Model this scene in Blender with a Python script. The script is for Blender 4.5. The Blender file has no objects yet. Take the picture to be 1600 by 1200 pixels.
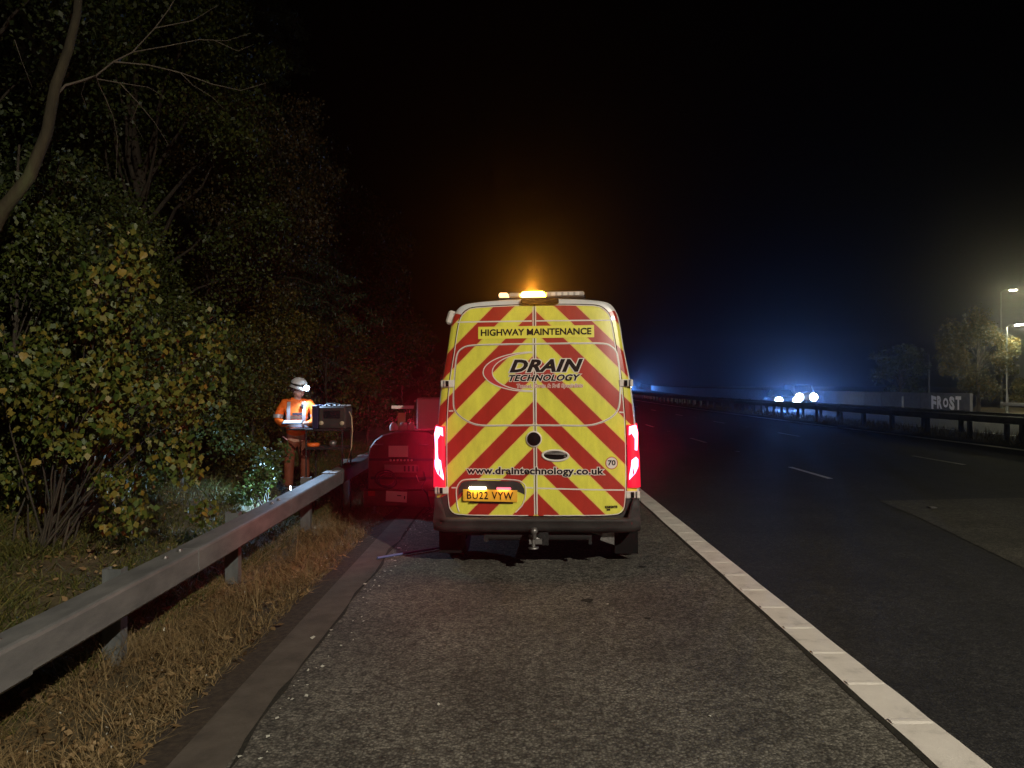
import bpy, math, random
import numpy as np
from mathutils import Vector, Matrix
R = math.radians
random.seed(7); rng = np.random.default_rng(7)
S = bpy.context.scene
COL = S.collection

# ------------------------------------------------------------------ camera, world, exposure
cam = bpy.data.cameras.new('camera'); camo = bpy.data.objects.new('camera', cam); COL.objects.link(camo)
cam.sensor_width = 36; cam.lens = 26.1; cam.clip_end = 1500; cam.clip_start = .05
camo.location = (0, 0, 1.75); camo.rotation_euler = (R(90.4), 0, 0)
S.camera = camo
W = bpy.data.worlds.new('World'); S.world = W; W.use_nodes = True
wn = W.node_tree.nodes; bg = wn['Background']
sky = wn.new('ShaderNodeTexSky'); sky.sky_type = 'NISHITA'; sky.sun_disc = False
sky.sun_elevation = R(-5); sky.sun_rotation = R(200)
W.node_tree.links.new(sky.outputs[0], bg.inputs[0]); bg.inputs[1].default_value = 0.022
S.view_settings.view_transform = 'Standard'; S.view_settings.look = 'None'
S.view_settings.exposure = 0; S.view_settings.gamma = 1; S.view_settings.use_curve_mapping = False
c = S.cycles
c.use_denoising = True; c.max_bounces = 5; c.diffuse_bounces = 2; c.glossy_bounces = 3
c.transmission_bounces = 4; c.volume_bounces = 0; c.transparent_max_bounces = 6
c.sample_clamp_indirect = 4; c.use_light_tree = True
LAMP_POS = (9.0, -12.0, 11.4)
LAMP_W = 33000; BEACON_W = 2200; TAIL_W = 22; HEADLAMP_W = 105; HAZE_D = 0.0008; HAZE_G = .92

# ------------------------------------------------------------------ helpers
def tag(o, label=None, cat=None, group=None, kind=None):
    if label: o['label'] = label
    if cat: o['category'] = cat
    if group: o['group'] = group
    if kind: o['kind'] = kind
    return o
def empty(name, loc=(0, 0, 0), rz=0):
    o = bpy.data.objects.new(name, None); COL.objects.link(o)
    o.location = loc; o.rotation_euler = (0, 0, rz); o.empty_display_size = .2
    return o
def link(name, me, parent=None, loc=None, rot=None):
    o = bpy.data.objects.new(name, me); COL.objects.link(o)
    if parent is not None: o.parent = parent
    if loc is not None: o.location = loc
    if rot is not None: o.rotation_euler = rot
    return o
class MB:
    def __init__(s): s.v = []; s.f = []; s.mi = []; s.mats = []; s.sm = []
    def m(s, mat):
        if mat is None: return 0
        if mat not in s.mats: s.mats.append(mat)
        return s.mats.index(mat)
    def add(s, vs, fs, mat=None, smooth=False):
        b = len(s.v); s.v += [tuple(v) for v in vs]
        k = s.m(mat)
        for f in fs: s.f.append([i + b for i in f]); s.mi.append(k); s.sm.append(smooth)
    def box(s, c0, c1, mat=None, M=None, bev=0):
        x0, y0, z0 = c0; x1, y1, z1 = c1
        if bev > 0:
            pts = []
            xs = [(x0, x0+bev, x1-bev, x1)]; b = bev
            # 24-vertex chamfered box
            for sx, x in ((-1, x0), (1, x1)):
                for sy, y in ((-1, y0), (1, y1)):
                    for sz, z in ((-1, z0), (1, z1)):
                        pts.append((x, y - sy*b, z - sz*b)); pts.append((x - sx*b, y, z - sz*b)); pts.append((x - sx*b, y - sy*b, z))
            def I(ix, iy, iz, k): return ((ix*2+iy)*2+iz)*3 + k
            F = []
            F += [[I(0,0,0,0), I(0,0,1,0), I(0,1,1,0), I(0,1,0,0)], [I(1,0,0,0), I(1,1,0,0), I(1,1,1,0), I(1,0,1,0)]]
            F += [[I(0,0,0,1), I(1,0,0,1), I(1,0,1,1), I(0,0,1,1)], [I(0,1,0,1), I(0,1,1,1), I(1,1,1,1), I(1,1,0,1)]]
            F += [[I(0,0,0,2), I(0,1,0,2), I(1,1,0,2), I(1,0,0,2)], [I(0,0,1,2), I(1,0,1,2), I(1,1,1,2), I(0,1,1,2)]]
            for a in (0, 1):
                for d in (0, 1):
                    F.append([I(a,d,0,0), I(a,d,0,1), I(a,d,1,1), I(a,d,1,0)])
                    F.append([I(a,0,d,0), I(a,0,d,2), I(a,1,d,2), I(a,1,d,0)])
                    F.append([I(0,a,d,1), I(0,a,d,2), I(1,a,d,2), I(1,a,d,1)])
            for a in (0, 1):
                for d in (0, 1):
                    for e in (0, 1): F.append([I(a,d,e,0), I(a,d,e,1), I(a,d,e,2)])
            vs = pts
        else:
            vs = [(x, y, z) for x in (x0, x1) for y in (y0, y1) for z in (z0, z1)]
            F = [[0,1,3,2],[4,6,7,5],[0,4,5,1],[2,3,7,6],[0,2,6,4],[1,5,7,3]]
        if M is not None: vs = [tuple(M @ Vector(v)) for v in vs]
        s.add(vs, F, mat)
    def tube(s, pts, r, n=8, mat=None, cap=True):
        pts = [Vector(p) for p in pts]
        rr = r if isinstance(r, (list, tuple)) else [r]*len(pts)
        rings = []; prev = None
        for i, p in enumerate(pts):
            t = (pts[min(i+1, len(pts)-1)] - pts[max(i-1, 0)])
            if t.length < 1e-9: t = Vector((0, 0, 1))
            t.normalize()
            if prev is None:
                u = t.orthogonal().normalized()
            else:
                u = (prev - t*prev.dot(t))
                u = u.normalized() if u.length > 1e-6 else t.orthogonal().normalized()
            prev = u; w = t.cross(u)
            rings.append([p + (u*math.cos(2*math.pi*k/n) + w*math.sin(2*math.pi*k/n))*rr[i] for k in range(n)])
        vs = [v for g in rings for v in g]; fs = []
        for i in range(len(pts)-1):
            for k in range(n):
                a = i*n+k; b = i*n+(k+1) % n
                fs.append([a, b, b+n, a+n])
        s.add(vs, fs, mat, True)
        if cap:
            s.add([v for v in rings[0]], [list(range(n))[::-1]], mat); s.add([v for v in rings[-1]], [list(range(n))], mat)
    def lathe(s, prof, c0=(0, 0, 0), n=16, mat=None, axis='z', M=None):
        vs = []; fs = []
        for r, h in prof:
            for k in range(n):
                a = 2*math.pi*k/n; x, y = r*math.cos(a), r*math.sin(a)
                p = (x, y, h) if axis == 'z' else ((h, x, y) if axis == 'x' else (x, h, y))
                p = (p[0]+c0[0], p[1]+c0[1], p[2]+c0[2])
                if M is not None: p = tuple(M @ Vector(p))
                vs.append(p)
        for i in range(len(prof)-1):
            for k in range(n):
                a = i*n+k; b = i*n+(k+1) % n
                fs.append([a, b, b+n, a+n])
        s.add(vs, fs, mat, True)
    def loft(s, rings, mat=None, closed=True, cap=False, smooth=True):
        n = len(rings[0]); vs = [v for r in rings for v in r]; fs = []
        for i in range(len(rings)-1):
            for k in range(n if closed else n-1):
                a = i*n+k; b = i*n+(k+1) % n
                fs.append([a, b, b+n, a+n])
        s.add(vs, fs, mat, smooth)
        if cap:
            s.add(rings[0], [list(range(n))[::-1]], mat); s.add(rings[-1], [list(range(n))], mat)
    def mesh(s, name, mat=None):
        me = bpy.data.meshes.new(name); me.from_pydata(s.v, [], s.f)
        ms = s.mats or [mat]
        for m_ in ms: me.materials.append(m_)
        me.polygons.foreach_set('material_index', s.mi if s.mats else [0]*len(s.f))
        me.polygons.foreach_set('use_smooth', s.sm); me.update()
        return me
    def build(s, name, mat=None, parent=None, loc=None, rot=None):
        return link(name, s.mesh(name, mat), parent, loc, rot)
def np_mesh(name, V, nper, mat, smooth=False, tri=False):
    """V: (N, nper, 3): each item is one face of nper vertices"""
    N = V.shape[0]; me = bpy.data.meshes.new(name)
    me.vertices.add(N*nper); me.vertices.foreach_set('co', V.astype(np.float32).ravel())
    me.loops.add(N*nper); me.loops.foreach_set('vertex_index', np.arange(N*nper, dtype=np.int32))
    me.polygons.add(N); me.polygons.foreach_set('loop_start', np.arange(0, N*nper, nper, dtype=np.int32))
    me.materials.append(mat); me.update(calc_edges=True)
    return me
def idx_mesh(name, V, F, mat):
    me = bpy.data.meshes.new(name); me.vertices.add(len(V)); me.vertices.foreach_set('co', V.astype(np.float32).ravel())
    k = F.shape[1]; me.loops.add(F.size); me.loops.foreach_set('vertex_index', F.astype(np.int32).ravel())
    me.polygons.add(len(F)); me.polygons.foreach_set('loop_start', np.arange(0, F.size, k, dtype=np.int32))
    me.materials.append(mat); me.update(calc_edges=True); return me

# ------------------------------------------------------------------ materials
def mat(name, col, rough=.6, metal=0, spec=.5, coat=0):
    m = bpy.data.materials.new(name); m.use_nodes = True
    b = m.node_tree.nodes['Principled BSDF']
    b.inputs['Base Color'].default_value = (*col, 1); b.inputs['Roughness'].default_value = rough
    b.inputs['Metallic'].default_value = metal; b.inputs['Specular IOR Level'].default_value = spec
    b.inputs['Coat Weight'].default_value = coat
    return m
def emit(name, col, st, base=(.02, .02, .02)):
    m = mat(name, base); b = m.node_tree.nodes['Principled BSDF']
    b.inputs['Emission Color'].default_value = (*col, 1); b.inputs['Emission Strength'].default_value = st
    return m
def noisy(name, stops, scale=8, detail=6, rough=.7, metal=0, bump=0, bscale=None, spec=.4, dist=0, vor=0, stretch=None, coord='Object'):
    """colour ramp over noise in object space + bump"""
    m = mat(name, stops[0][1], rough, metal, spec); nt = m.node_tree; N = nt.nodes; L = nt.links
    b = N['Principled BSDF']; tc = N.new('ShaderNodeTexCoord'); src = tc.outputs[coord]
    if stretch:
        mp = N.new('ShaderNodeMapping'); mp.inputs['Scale'].default_value = stretch; L.new(src, mp.inputs[0]); src = mp.outputs[0]
    no = N.new('ShaderNodeTexNoise'); no.inputs['Scale'].default_value = scale; no.inputs['Detail'].default_value = detail
    no.inputs['Distortion'].default_value = dist; no.inputs['Roughness'].default_value = .62; L.new(src, no.inputs[0])
    fac = no.outputs[0]
    if vor:
        vo = N.new('ShaderNodeTexVoronoi'); vo.inputs['Scale'].default_value = vor; L.new(src, vo.inputs[0])
        sp = N.new('ShaderNodeSeparateColor'); L.new(vo.outputs['Color'], sp.inputs[0])
        mx = N.new('ShaderNodeMix'); mx.inputs[0].default_value = .55; L.new(fac, mx.inputs[2]); L.new(sp.outputs[0], mx.inputs[3]); fac = mx.outputs[0]
    cr = N.new('ShaderNodeValToRGB'); e = cr.color_ramp.elements
    while len(e) < len(stops): e.new(.5)
    for i, (p, col) in enumerate(stops): e[i].position = p; e[i].color = (*col, 1)
    L.new(fac, cr.inputs[0]); L.new(cr.outputs[0], b.inputs['Base Color'])
    if bump:
        bp = N.new('ShaderNodeBump'); bp.inputs['Strength'].default_value = bump; bp.inputs['Distance'].default_value = .01
        if vor: L.new(vo.outputs['Distance'], bp.inputs['Height']); bp.invert = True
        else:
            n2 = N.new('ShaderNodeTexNoise'); n2.inputs['Scale'].default_value = bscale or scale*6; n2.inputs['Detail'].default_value = 4
            L.new(src, n2.inputs[0]); L.new(n2.outputs[0], bp.inputs['Height'])
        L.new(bp.outputs[0], b.inputs['Normal'])
    return m
def leafmat(name, cols, rough=.5, obj=False):
    m = mat(name, cols[0], rough, 0, .35); nt = m.node_tree; N = nt.nodes; L = nt.links; b = N['Principled BSDF']
    if obj:
        g = N.new('ShaderNodeObjectInfo'); f = g.outputs['Random']
    else:
        g = N.new('ShaderNodeNewGeometry'); f = g.outputs['Random Per Island']
    tc = N.new('ShaderNodeTexCoord'); no = N.new('ShaderNodeTexNoise'); no.inputs['Scale'].default_value = .9; no.inputs['Detail'].default_value = 2
    L.new(tc.outputs['Object'], no.inputs[0])
    mx = N.new('ShaderNodeMix'); mx.inputs[0].default_value = .5 if not obj else 0
    L.new(f, mx.inputs[2]); L.new(no.outputs[0], mx.inputs[3])
    cr = N.new('ShaderNodeValToRGB'); e = cr.color_ramp.elements
    while len(e) < len(cols): e.new(.5)
    for i, cc in enumerate(cols): e[i].position = .15 + .7*i/(len(cols)-1); e[i].color = (*cc, 1)
    L.new(mx.outputs[0], cr.inputs[0]); L.new(cr.outputs[0], b.inputs['Base Color'])
    tr = N.new('ShaderNodeBsdfTranslucent'); L.new(cr.outputs[0], tr.inputs[0])
    ms = N.new('ShaderNodeMixShader'); ms.inputs[0].default_value = .25
    L.new(b.outputs[0], ms.inputs[1]); L.new(tr.outputs[0], ms.inputs[2]); L.new(ms.outputs[0], N['Material Output'].inputs[0])
    return m
def asphalt(name, dark, mid, light, chip=75, bump=.6):
    m = mat(name, mid, .78, 0, .35); nt = m.node_tree; N = nt.nodes; L = nt.links; b = N['Principled BSDF']
    tc = N.new('ShaderNodeTexCoord'); src = tc.outputs['Object']
    vo = N.new('ShaderNodeTexVoronoi'); vo.inputs['Scale'].default_value = chip; L.new(src, vo.inputs[0])
    sp = N.new('ShaderNodeSeparateColor'); L.new(vo.outputs['Color'], sp.inputs[0])
    cr = N.new('ShaderNodeValToRGB'); e = cr.color_ramp.elements; e.new(.5)
    for i, (p, col) in enumerate(((.1, dark), (.55, mid), (1, light))): e[i].position = p; e[i].color = (*col, 1)
    L.new(sp.outputs[0], cr.inputs[0])
    # dark gaps between chips
    g = N.new('ShaderNodeMapRange'); g.inputs[1].default_value = .35; g.inputs[2].default_value = .75; g.inputs[3].default_value = 1; g.inputs[4].default_value = .5
    L.new(vo.outputs['Distance'], g.inputs[0])
    n1 = N.new('ShaderNodeTexNoise'); n1.inputs['Scale'].default_value = 1.3; n1.inputs['Detail'].default_value = 8; L.new(src, n1.inputs[0])
    r1 = N.new('ShaderNodeMapRange'); r1.inputs[1].default_value = .3; r1.inputs[2].default_value = .7; r1.inputs[3].default_value = .72; r1.inputs[4].default_value = 1.25
    L.new(n1.outputs[0], r1.inputs[0])
    n3 = N.new('ShaderNodeTexNoise'); n3.inputs['Scale'].default_value = 14; n3.inputs['Detail'].default_value = 5; L.new(src, n3.inputs[0])
    r3 = N.new('ShaderNodeMapRange'); r3.inputs[1].default_value = .35; r3.inputs[2].default_value = .65; r3.inputs[3].default_value = .7; r3.inputs[4].default_value = 1.25
    L.new(n3.outputs[0], r3.inputs[0])
    # stretched wear along the road
    mp = N.new('ShaderNodeMapping'); mp.inputs['Scale'].default_value = (1.6, .12, 1); L.new(src, mp.inputs[0])
    n2 = N.new('ShaderNodeTexNoise'); n2.inputs['Scale'].default_value = 1.0; n2.inputs['Detail'].default_value = 3; L.new(mp.outputs[0], n2.inputs[0])
    r2 = N.new('ShaderNodeMapRange'); r2.inputs[1].default_value = .3; r2.inputs[2].default_value = .7; r2.inputs[3].default_value = .82; r2.inputs[4].default_value = 1.18
    L.new(n2.outputs[0], r2.inputs[0])
    k = None
    for o in (g, r1, r2, r3):
        if k is None: k = o.outputs[0]; continue
        mu = N.new('ShaderNodeMath'); mu.operation = 'MULTIPLY'; L.new(k, mu.inputs[0]); L.new(o.outputs[0], mu.inputs[1]); k = mu.outputs[0]
    vm = N.new('ShaderNodeVectorMath'); vm.operation = 'SCALE'; L.new(cr.outputs[0], vm.inputs[0]); L.new(k, vm.inputs['Scale'])
    L.new(vm.outputs[0], b.inputs['Base Color'])
    bp = N.new('ShaderNodeBump'); bp.inputs['Strength'].default_value = bump; bp.inputs['Distance'].default_value = .006; bp.invert = True
    L.new(vo.outputs['Distance'], bp.inputs['Height']); L.new(bp.outputs[0], b.inputs['Normal'])
    return m
def chevron_mat():
    m = mat('chevron_film', (.6, .5, .04), .32, 0, .5, .3); nt = m.node_tree; N = nt.nodes; L = nt.links; b = N['Principled BSDF']
    def M(op, a, bb=None):
        n = N.new('ShaderNodeMath'); n.operation = op
        for i, x in enumerate((a, bb)):
            if x is None: continue
            if isinstance(x, (int, float)): n.inputs[i].default_value = x
            else: L.new(x, n.inputs[i])
        return n.outputs[0]
    tc = N.new('ShaderNodeTexCoord'); sx = N.new('ShaderNodeSeparateXYZ'); L.new(tc.outputs['Object'], sx.inputs[0])
    ax = M('ABSOLUTE', sx.outputs[0]); t = M('ADD', ax, sx.outputs[2])
    ph = M('FRACT', M('DIVIDE', M('SUBTRACT', 2.525+9*.439, t), .439))
    red = M('LESS_THAN', ph, .485)
    # thin pale edge between stripes
    e1 = M('LESS_THAN', M('ABSOLUTE', M('SUBTRACT', ph, .487)), .018); e2 = M('LESS_THAN', M('ABSOLUTE', M('SUBTRACT', ph, .985)), .018)
    ed = M('MAXIMUM', e1, e2)
    mpp = N.new('ShaderNodeMapping'); mpp.inputs['Scale'].default_value = (1.6, 1, .55); L.new(tc.outputs['Object'], mpp.inputs[0]); no = N.new('ShaderNodeTexNoise'); no.inputs['Scale'].default_value = 5; no.inputs['Detail'].default_value = 10; no.inputs['Roughness'].default_value = .7; L.new(mpp.outputs[0], no.inputs[0])
    rr = N.new('ShaderNodeMapRange'); rr.inputs[1].default_value = .3; rr.inputs[2].default_value = .7; rr.inputs[3].default_value = .78; rr.inputs[4].default_value = 1.08; L.new(no.outputs[0], rr.inputs[0])
    m1 = N.new('ShaderNodeMix'); m1.data_type = 'RGBA'; L.new(red, m1.inputs[0])
    m1.inputs[6].default_value = (.80, .76, .09, 1); m1.inputs[7].default_value = (.44, .03, .018, 1)
    m2 = N.new('ShaderNodeMix'); m2.data_type = 'RGBA'; L.new(ed, m2.inputs[0]); L.new(m1.outputs[2], m2.inputs[6]); m2.inputs[7].default_value = (.80, .58, .12, 1)
    # road grime towards the bottom
    n2 = N.new('ShaderNodeTexNoise'); n2.inputs['Scale'].default_value = 30; n2.inputs['Detail'].default_value = 3; L.new(tc.outputs['Object'], n2.inputs[0])
    vm = N.new('ShaderNodeVectorMath'); vm.operation = 'SCALE'; L.new(m2.outputs[2], vm.inputs[0]); L.new(rr.outputs[0], vm.inputs['Scale'])
    L.new(vm.outputs[0], b.inputs['Base Color'])
    bp = N.new('ShaderNodeBump'); bp.inputs['Strength'].default_value = .06; bp.inputs['Distance'].default_value = .02; L.new(no.outputs[0], bp.inputs['Height']); L.new(bp.outputs[0], b.inputs['Normal'])
    return m

MT = dict(
 chev=chevron_mat(),
 white=noisy('white_van_paint', [(.2, (.55, .55, .53)), (.8, (.74, .74, .72))], 4, 6, .3, spec=.5),
 film=mat('white_film', (.72, .66, .6), .4), black=mat('black_print', (.009, .006, .007), .6, 0, .15), redp=mat('red_print', (.5, .03, .03), .45),
 yel=mat('yellow_film', (.80, .74, .09), .35), gap=mat('dark_gap', (.008, .008, .008), .9, spec=.1),
 plastic=noisy('bumper_plastic', [(.3, (.016, .015, .015)), (.75, (.045, .042, .040))], 7, 8, .62, bump=.15, bscale=200),
 rubber=noisy('rubber', [(.3, (.007, .007, .007)), (.7, (.018, .018, .018))], 20, 4, .9),
 under=mat('underbody_black', (.012, .011, .011), .9), steel=noisy('worn_steel', [(.3, (.16, .15, .14)), (.7, (.34, .33, .32))], 20, 5, .45, .8),
 chrome=mat('chrome', (.75, .75, .75), .15, 1), glass=mat('dark_glass', (.01, .012, .015), .06, 0, .6),
 plate=noisy('plate_yellow', [(.3, (.72, .38, .03)), (.7, (.82, .46, .05))], 6, 3, .35),
 redlens=mat('red_lens', (.35, .004, .008), .15, 0, .6, .5), 
 galv=noisy('galvanised_steel', [(.25, (.10, .105, .105)), (.5, (.16, .163, .16)), (.8, (.235, .235, .225))], 7, 9, .6, .25, bump=.12, bscale=60, stretch=(1, .35, 1)),
 galvpost=noisy('galvanised_post', [(.25, (.12, .13, .13)), (.8, (.26, .28, .28))], 9, 7, .42, .5, bump=.1, stretch=(1, 1, .3)),
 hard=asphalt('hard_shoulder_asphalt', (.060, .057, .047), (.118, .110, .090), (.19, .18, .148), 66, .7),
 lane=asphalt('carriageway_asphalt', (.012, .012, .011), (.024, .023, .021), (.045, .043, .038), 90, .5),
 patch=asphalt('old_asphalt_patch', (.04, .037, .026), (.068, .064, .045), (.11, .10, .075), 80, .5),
 strip=noisy('gutter_strip_concrete', [(.25, (.050, .042, .033)), (.5, (.084, .071, .056)), (.8, (.122, .104, .084))], 5, 10, .9, bump=.35, bscale=90),
 soil=noisy('soil', [(.3, (.020, .015, .010)), (.7, (.062, .046, .03))], 22, 8, .95, bump=.8, bscale=90),
 verge=noisy('verge_soil', [(.25, (.03, .026, .014)), (.5, (.075, .058, .026)), (.8, (.13, .092, .045))], 7, 9, .95, bump=1, bscale=60),
 line=noisy('thermoplastic_line', [(.22, (.42, .40, .35)), (.42, (.68, .64, .57)), (.8, (.80, .76, .68))], 6, 9, .6, bump=.25, bscale=120),
 lane_line=noisy('lane_marking', [(.25, (.45, .43, .38)), (.7, (.78, .75, .66))], 10, 6, .6),
 crack=noisy('crack_dirt', [(.3, (.006, .006, .004)), (.7, (.03, .028, .018))], 40, 6, .95, bump=.6),
 chips=mat('pale_chips', (.55, .55, .47), .8),
 darkbark=noisy('dark_bark', [(.3, (.018, .014, .010)), (.7, (.05, .04, .026))], 9, 6, .9, bump=.8, bscale=50, stretch=(1, 1, .3)),
 bark=noisy('bark', [(.3, (.015, .012, .007)), (.55, (.045, .036, .018)), (.8, (.065, .072, .028))], 6, 8, .9, bump=.8, bscale=40, stretch=(1, 1, .3)),
 twig=noisy('bare_twig', [(.3, (.05, .04, .028)), (.7, (.11, .09, .065))], 8, 4, .85),
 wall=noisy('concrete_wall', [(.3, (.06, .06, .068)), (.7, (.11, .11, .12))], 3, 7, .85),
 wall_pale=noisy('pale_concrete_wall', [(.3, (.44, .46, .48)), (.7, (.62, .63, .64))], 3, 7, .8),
 graf=mat('white_graffiti', (.92, .90, .95), .5),
)
L_GREEN = leafmat('leaf_green', [(0.0127, 0.0223, 0.0046), (0.0338, 0.0515, 0.0094), (0.0579, 0.0772, 0.0129), (0.0895, 0.0858, 0.0152)])
L_DARK = leafmat('leaf_dark', [(0.0101, 0.0181, 0.0055), (0.0224, 0.036, 0.0098), (0.0406, 0.0541, 0.0131), (0.0558, 0.0614, 0.0131)])
L_OLIVE = leafmat('leaf_olive', [(0.0156, 0.0215, 0.0038), (0.0439, 0.0493, 0.0075), (0.0975, 0.0807, 0.0112), (0.1852, 0.1076, 0.0138)])
L_RUST = leafmat('leaf_rust', [(0.014, 0.0187, 0.0062), (0.0312, 0.0296, 0.0094), (0.0624, 0.0406, 0.0117), (0.1014, 0.0624, 0.0172)])
L_NEEDLE = leafmat('needles', [(0.0238, 0.051, 0.0272), (0.0578, 0.0935, 0.0408), (0.0935, 0.1275, 0.051)])
L_YEL = leafmat('leaf_turning', [(0.0322, 0.055, 0.009), (0.0575, 0.088, 0.0144), (0.0978, 0.1155, 0.0198), (0.161, 0.132, 0.0198), (0.23, 0.154, 0.0225)])
L_YOBJ = leafmat('leaf_turning_single', [(0.04, 0.07, 0.014), (0.07, 0.095, 0.018), (0.13, 0.115, 0.022), (0.24, 0.165, 0.03)], obj=True)
G_DRY = leafmat('dry_grass', [(0.0756, 0.0515, 0.024), (0.1512, 0.103, 0.0432), (0.2376, 0.168, 0.0744), (0.3456, 0.2576, 0.132)], .7)
G_GREEN = leafmat('green_grass', [(0.0255, 0.0382, 0.0067), (0.0553, 0.068, 0.0123), (0.102, 0.0978, 0.0196), (0.187, 0.1445, 0.0392)], .6)
LITTER = leafmat('leaf_litter', [(0.09, 0.055, 0.025), (0.18, 0.11, 0.045), (0.28, 0.18, 0.08), (0.4, 0.3, 0.16)], .8)

# ------------------------------------------------------------------ the ground shape
ZX = [(-160, 9), (-60, 6), (-14, 2.6), (-8, 1.0), (-5, .42), (-3.8, .14), (-3.1, -.14), (-2.7, -.2), (-2.3, -.15), (-1.84, -.05), (-1.35, -.027), (13, .26), (15, .27), (28, -.02), (33, .1), (60, -.3), (160, -.5)]
def gz(X): return float(np.interp(X, [a for a, b in ZX], [b for a, b in ZX]))
def sft(d): return 2.6e-4*max(d, 0)**2
def grade(d): return 3.0e-5*max(d, 0)**2
def P(X, d, dz=0): return (X + sft(d), d, gz(X) + grade(d) + dz)
def ds(a, b, near=.5):
    out = [a]; 
    while out[-1] < b: out.append(min(b, out[-1] + max(near, abs(out[-1])*.05)))
    return out
def sheet(name, xs, dl, m, dz=0, zf=None):
    mb = MB(); vs = []; fs = []
    for d in dl:
        for X in xs:
            p = P(X, d, dz)
            if zf: p = (p[0], p[1], p[2] + zf(X, d))
            vs.append(p)
    n = len(xs)
    for i in range(len(dl)-1):
        for j in range(n-1): a = i*n+j; fs.append([a, a+1, a+n+1, a+n])
    mb.add(vs, fs, None, True); return tag(mb.build(name, m), kind='structure')
from mathutils import noise as mn
def und(X, d): return (.05*mn.noise((X*1.3, d*1.3, 0)) + .02*mn.noise((X*5, d*5, 3)))*min(1, max(0, (-1.9-X)*2))
dl = ds(-30, 330, 1.0)
sheet('ground_left', [-160, -100, -60, -30, -20, -14, -11, -8, -6.5, -5, -4.4, -3.8, -3.4, -3.1, -2.9, -2.7, -2.5, -2.3, -2.05, -1.84], ds(-30, 330, .35), MT['verge'], 0, und)
sheet('soil_edge', [-1.84, -1.74, -1.64], dl, MT['soil'])
sheet('gutter_strip', [-1.64, -1.5, -1.35], dl, MT['strip'])
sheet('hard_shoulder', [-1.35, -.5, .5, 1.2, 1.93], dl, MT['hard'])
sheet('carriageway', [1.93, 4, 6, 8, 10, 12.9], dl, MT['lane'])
sheet('central_reservation', [12.9, 13, 13.6, 14.2, 15], dl, MT['verge'], 0)
sheet('opposite_carriageway', [15, 19, 24, 28], dl, MT['lane'])
sheet('ground_right', [28, 33, 45, 60, 100, 160], dl, MT['verge'])

# lit pool painted as a paler asphalt patch with a ragged border, 4 mm above the lane
mb = MB(); poly = [(4.3, 9.0), (5.2, 8.2), (6.6, 7.0), (8.4, 6.0), (11.5, 5.4), (11.8, 9.6), (8.8, 10.3), (6.8, 10.7), (5.4, 11.0)]
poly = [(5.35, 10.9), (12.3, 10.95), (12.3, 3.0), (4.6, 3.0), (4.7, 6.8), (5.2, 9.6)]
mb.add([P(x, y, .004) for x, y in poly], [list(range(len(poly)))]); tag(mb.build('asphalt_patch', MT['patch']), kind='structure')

# hard shoulder edge line with raised ribs every 0.5 m
mb = MB(); dd = ds(-6, 330, .25); vs = []; fs = []
XL0, XL1 = 1.925, 2.155
for i, d in enumerate(dd):
    j0, j1 = (rng.uniform(-.004, .004, 2) if d < 15 else (0, 0))
    vs += [P(XL0+j0, d, .005), P(XL1+j1, d, .005)]
for i in range(len(dd)-1): fs.append([2*i, 2*i+1, 2*i+3, 2*i+2])
mb.add(vs, fs); line = tag(mb.build('hard_shoulder_edge_line', MT['line']), kind='structure')
rb = MB()
rb.add([(-.105, -.03, 0), (.105, -.03, 0), (.105, -.012, .0055), (-.105, -.012, .0055), (-.105, .012, .0055), (.105, .012, .0055), (.105, .03, 0), (-.105, .03, 0)],
       [[0, 1, 2, 3], [3, 2, 5, 4], [4, 5, 6, 7], [0, 3, 4, 7], [1, 6, 5, 2]])
rme = rb.mesh('rib', MT['line'])
for k in range(60):
    d = 2.82 + .5*k; p = P(2.04, d, .0055); o = link('rib', rme, line); o.location = p
# dark seam left of the line where the shoulder surfacing stops
mb = MB(); vs = []; fs = []
dd = ds(1.5, 60, .12)
for d in dd:
    w = .022 + .02*abs(mn.noise((d*2.3, 4, 1))); o_ = .012*mn.noise((d*5, 9, 1))
    vs += [P(XL0-.012-w+o_, d, .003), P(XL0+.008, d, .003)]
for i in range(len(dd)-1): fs.append([2*i, 2*i+1, 2*i+3, 2*i+2])
mb.add(vs, fs); tag(mb.build('surfacing_joint', MT['crack']), kind='structure')
# jagged mossy crack between shoulder and gutter strip
mb = MB(); vs = []; fs = []; dd = ds(1.5, 60, .05)
for d in dd:
    o_ = .05*mn.noise((d*1.3, 2, 5)) + .02*mn.noise((d*7, 2, 5)) + .012*mn.noise((d*23, 2, 5)); w = max(.003, .011 + .03*mn.noise((d*3.1, 7, 1)) + .018*mn.noise((d*13, 7, 1)) + rng.uniform(-.003, .006))
    vs += [P(-1.35+o_-w*.7, d, .004), P(-1.35+o_+w, d, .004)]
for i in range(len(dd)-1): fs.append([2*i, 2*i+1, 2*i+3, 2*i+2])
mb.add(vs, fs); tag(mb.build('shoulder_crack', MT['crack']), kind='structure')
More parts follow.
